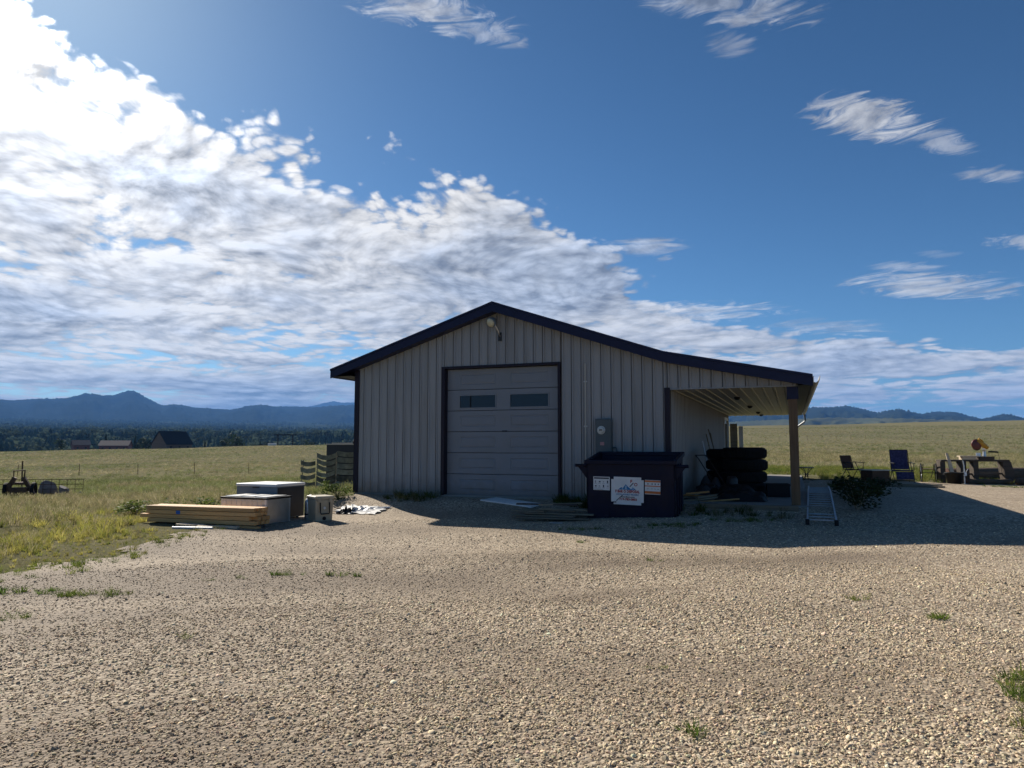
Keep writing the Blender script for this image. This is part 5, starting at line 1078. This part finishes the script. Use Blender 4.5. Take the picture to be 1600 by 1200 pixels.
# ------------------------------------------------------------------ rusty gear and rocks in the left field
t = thing('field_implement', 'old rusty farm implement with a seat frame in the left field', 'implement', on(-17.6, 25.6, 0), .35)
MB().beam((-.5, 0, .05), (-.15, 0, .75), .16, .12).build('side_arm', MT['rust'], t); MB().beam((.5, 0, .05), (.1, 0, .75), .16, .12).build('side_arm', MT['rust'], t)
MB().tube([(-.2, .05, .6), (-.22, .1, .98), (.12, .1, 1.0), (.12, .05, .6)], .03, 8).build('seat_frame', MT['rust'], t); MB().span((-.24, -.08, .5), (.16, .2, .58)).build('seat', MT['rust'], t, bevel=.02)
for x in (-.42, .42): MB().lathe([(.22, -.05), (.28, -.05), (.29, 0), (.28, .05), (.22, .05), (.22, -.05)], 20, (0, 0, 0), 'x').build('wheel', MT['rubber'], t).location = (x, .1, .28)
MB().tube([(-.42, .1, .28), (.42, .1, .28)], .035, 8).build('axle', MT['rust'], t); MB().box((0, -.1, .25), (.55, .3, .3)).build('gear_box', MT['rust'], t, bevel=.03)
t = thing('livestock_fence', 'rusty welded livestock fencing standing in the left field grass', 'fence', on(-19.6, 26.9), R(3))
for z in (.12, .3, .48, .66): MB().tube([(-1.0, 0, z), (3.4, 0, z+.02)], .011, 5).build('rail', MT['rust'], t)
for k in range(16): MB().tube([(-1.0+k*.293, 0, 0), (-1.0+k*.293, 0, .68)], .009, 5).build('upright', MT['rust'], t)
def rock(label, x, y, w, h, k):
    bm = bmesh.new(); bmesh.ops.create_icosphere(bm, subdivisions=3, radius=1); r2 = random.Random(k); pl_ = [(Vector((r2.gauss(0, 1), r2.gauss(0, 1), r2.gauss(0, .7))).normalized(), r2.uniform(.38, .75)) for _ in range(18)]
    for q_ in bm.verts:
        for n_, dd in pl_:
            e_ = q_.co.dot(n_)-dd
            if e_ > 0: q_.co -= n_*e_
        q_.co = Vector((q_.co.x*w, q_.co.y*w*.8, q_.co.z*h))
    me = bpy.data.meshes.new('rock'); bm.to_mesh(me); bm.free(); me.materials.append(MT['rock']); o = bpy.data.objects.new('rock', me); col.objects.link(o); o.location = on(x, y, h*.45); o.rotation_euler = (0, 0, k); tag(o, label, 'rock', 'rocks piled in the left field')
rock('largest dark rock of the pile in the left field', -17.6, 27.3, .42, .45, 1); rock('rock leaning at the right of the largest rock', -17.0, 27.1, .34, .30, 2); rock('small pale rock left of the largest rock', -18.3, 27.0, .25, .2, 3); rock('small rock at the right end of the pile', -16.2, 27.0, .22, .16, 4); rock('flat rock half sunk right of the pile', -15.6, 27.2, .3, .12, 5)

# things built in place: put each Empty at its thing's base
bpy.context.view_layer.update()
for t in [o for o in bpy.data.objects if o.type == 'EMPTY' and o.parent is None and o.name.split('.')[0] in ('ladder', 'white_board')]:
    vs = [v.co for c in t.children for v in c.data.vertices]; c0 = Vector((sum(v.x for v in vs)/len(vs), sum(v.y for v in vs)/len(vs), min(v.z for v in vs)))
    t.location = c0
    for c in t.children: c.location = -c0

# ------------------------------------------------------------------ the air
hb = MB().span((-15500, -15500, -80), (15500, 15500, 790)).build('haze', None); hb.data.materials.clear()
hmat = bpy.data.materials.new('blue_haze'); hmat.use_nodes = True; hn = hmat.node_tree.nodes
for x in list(hn):
    if x.type != 'OUTPUT_MATERIAL': hn.remove(x)
pv = hn.new('ShaderNodeVolumePrincipled'); pv.inputs['Color'].default_value = (.17, .43, 1, 1); pv.inputs['Density'].default_value = 9.5e-5; pv.inputs['Anisotropy'].default_value = 0
hmat.node_tree.links.new(pv.outputs[0], [x for x in hn if x.type == 'OUTPUT_MATERIAL'][0].inputs['Volume'])
hb.data.materials.append(hmat); hb['kind'] = 'stuff'; hb['label'] = 'thin blue haze over the whole valley'; hb['category'] = 'haze'
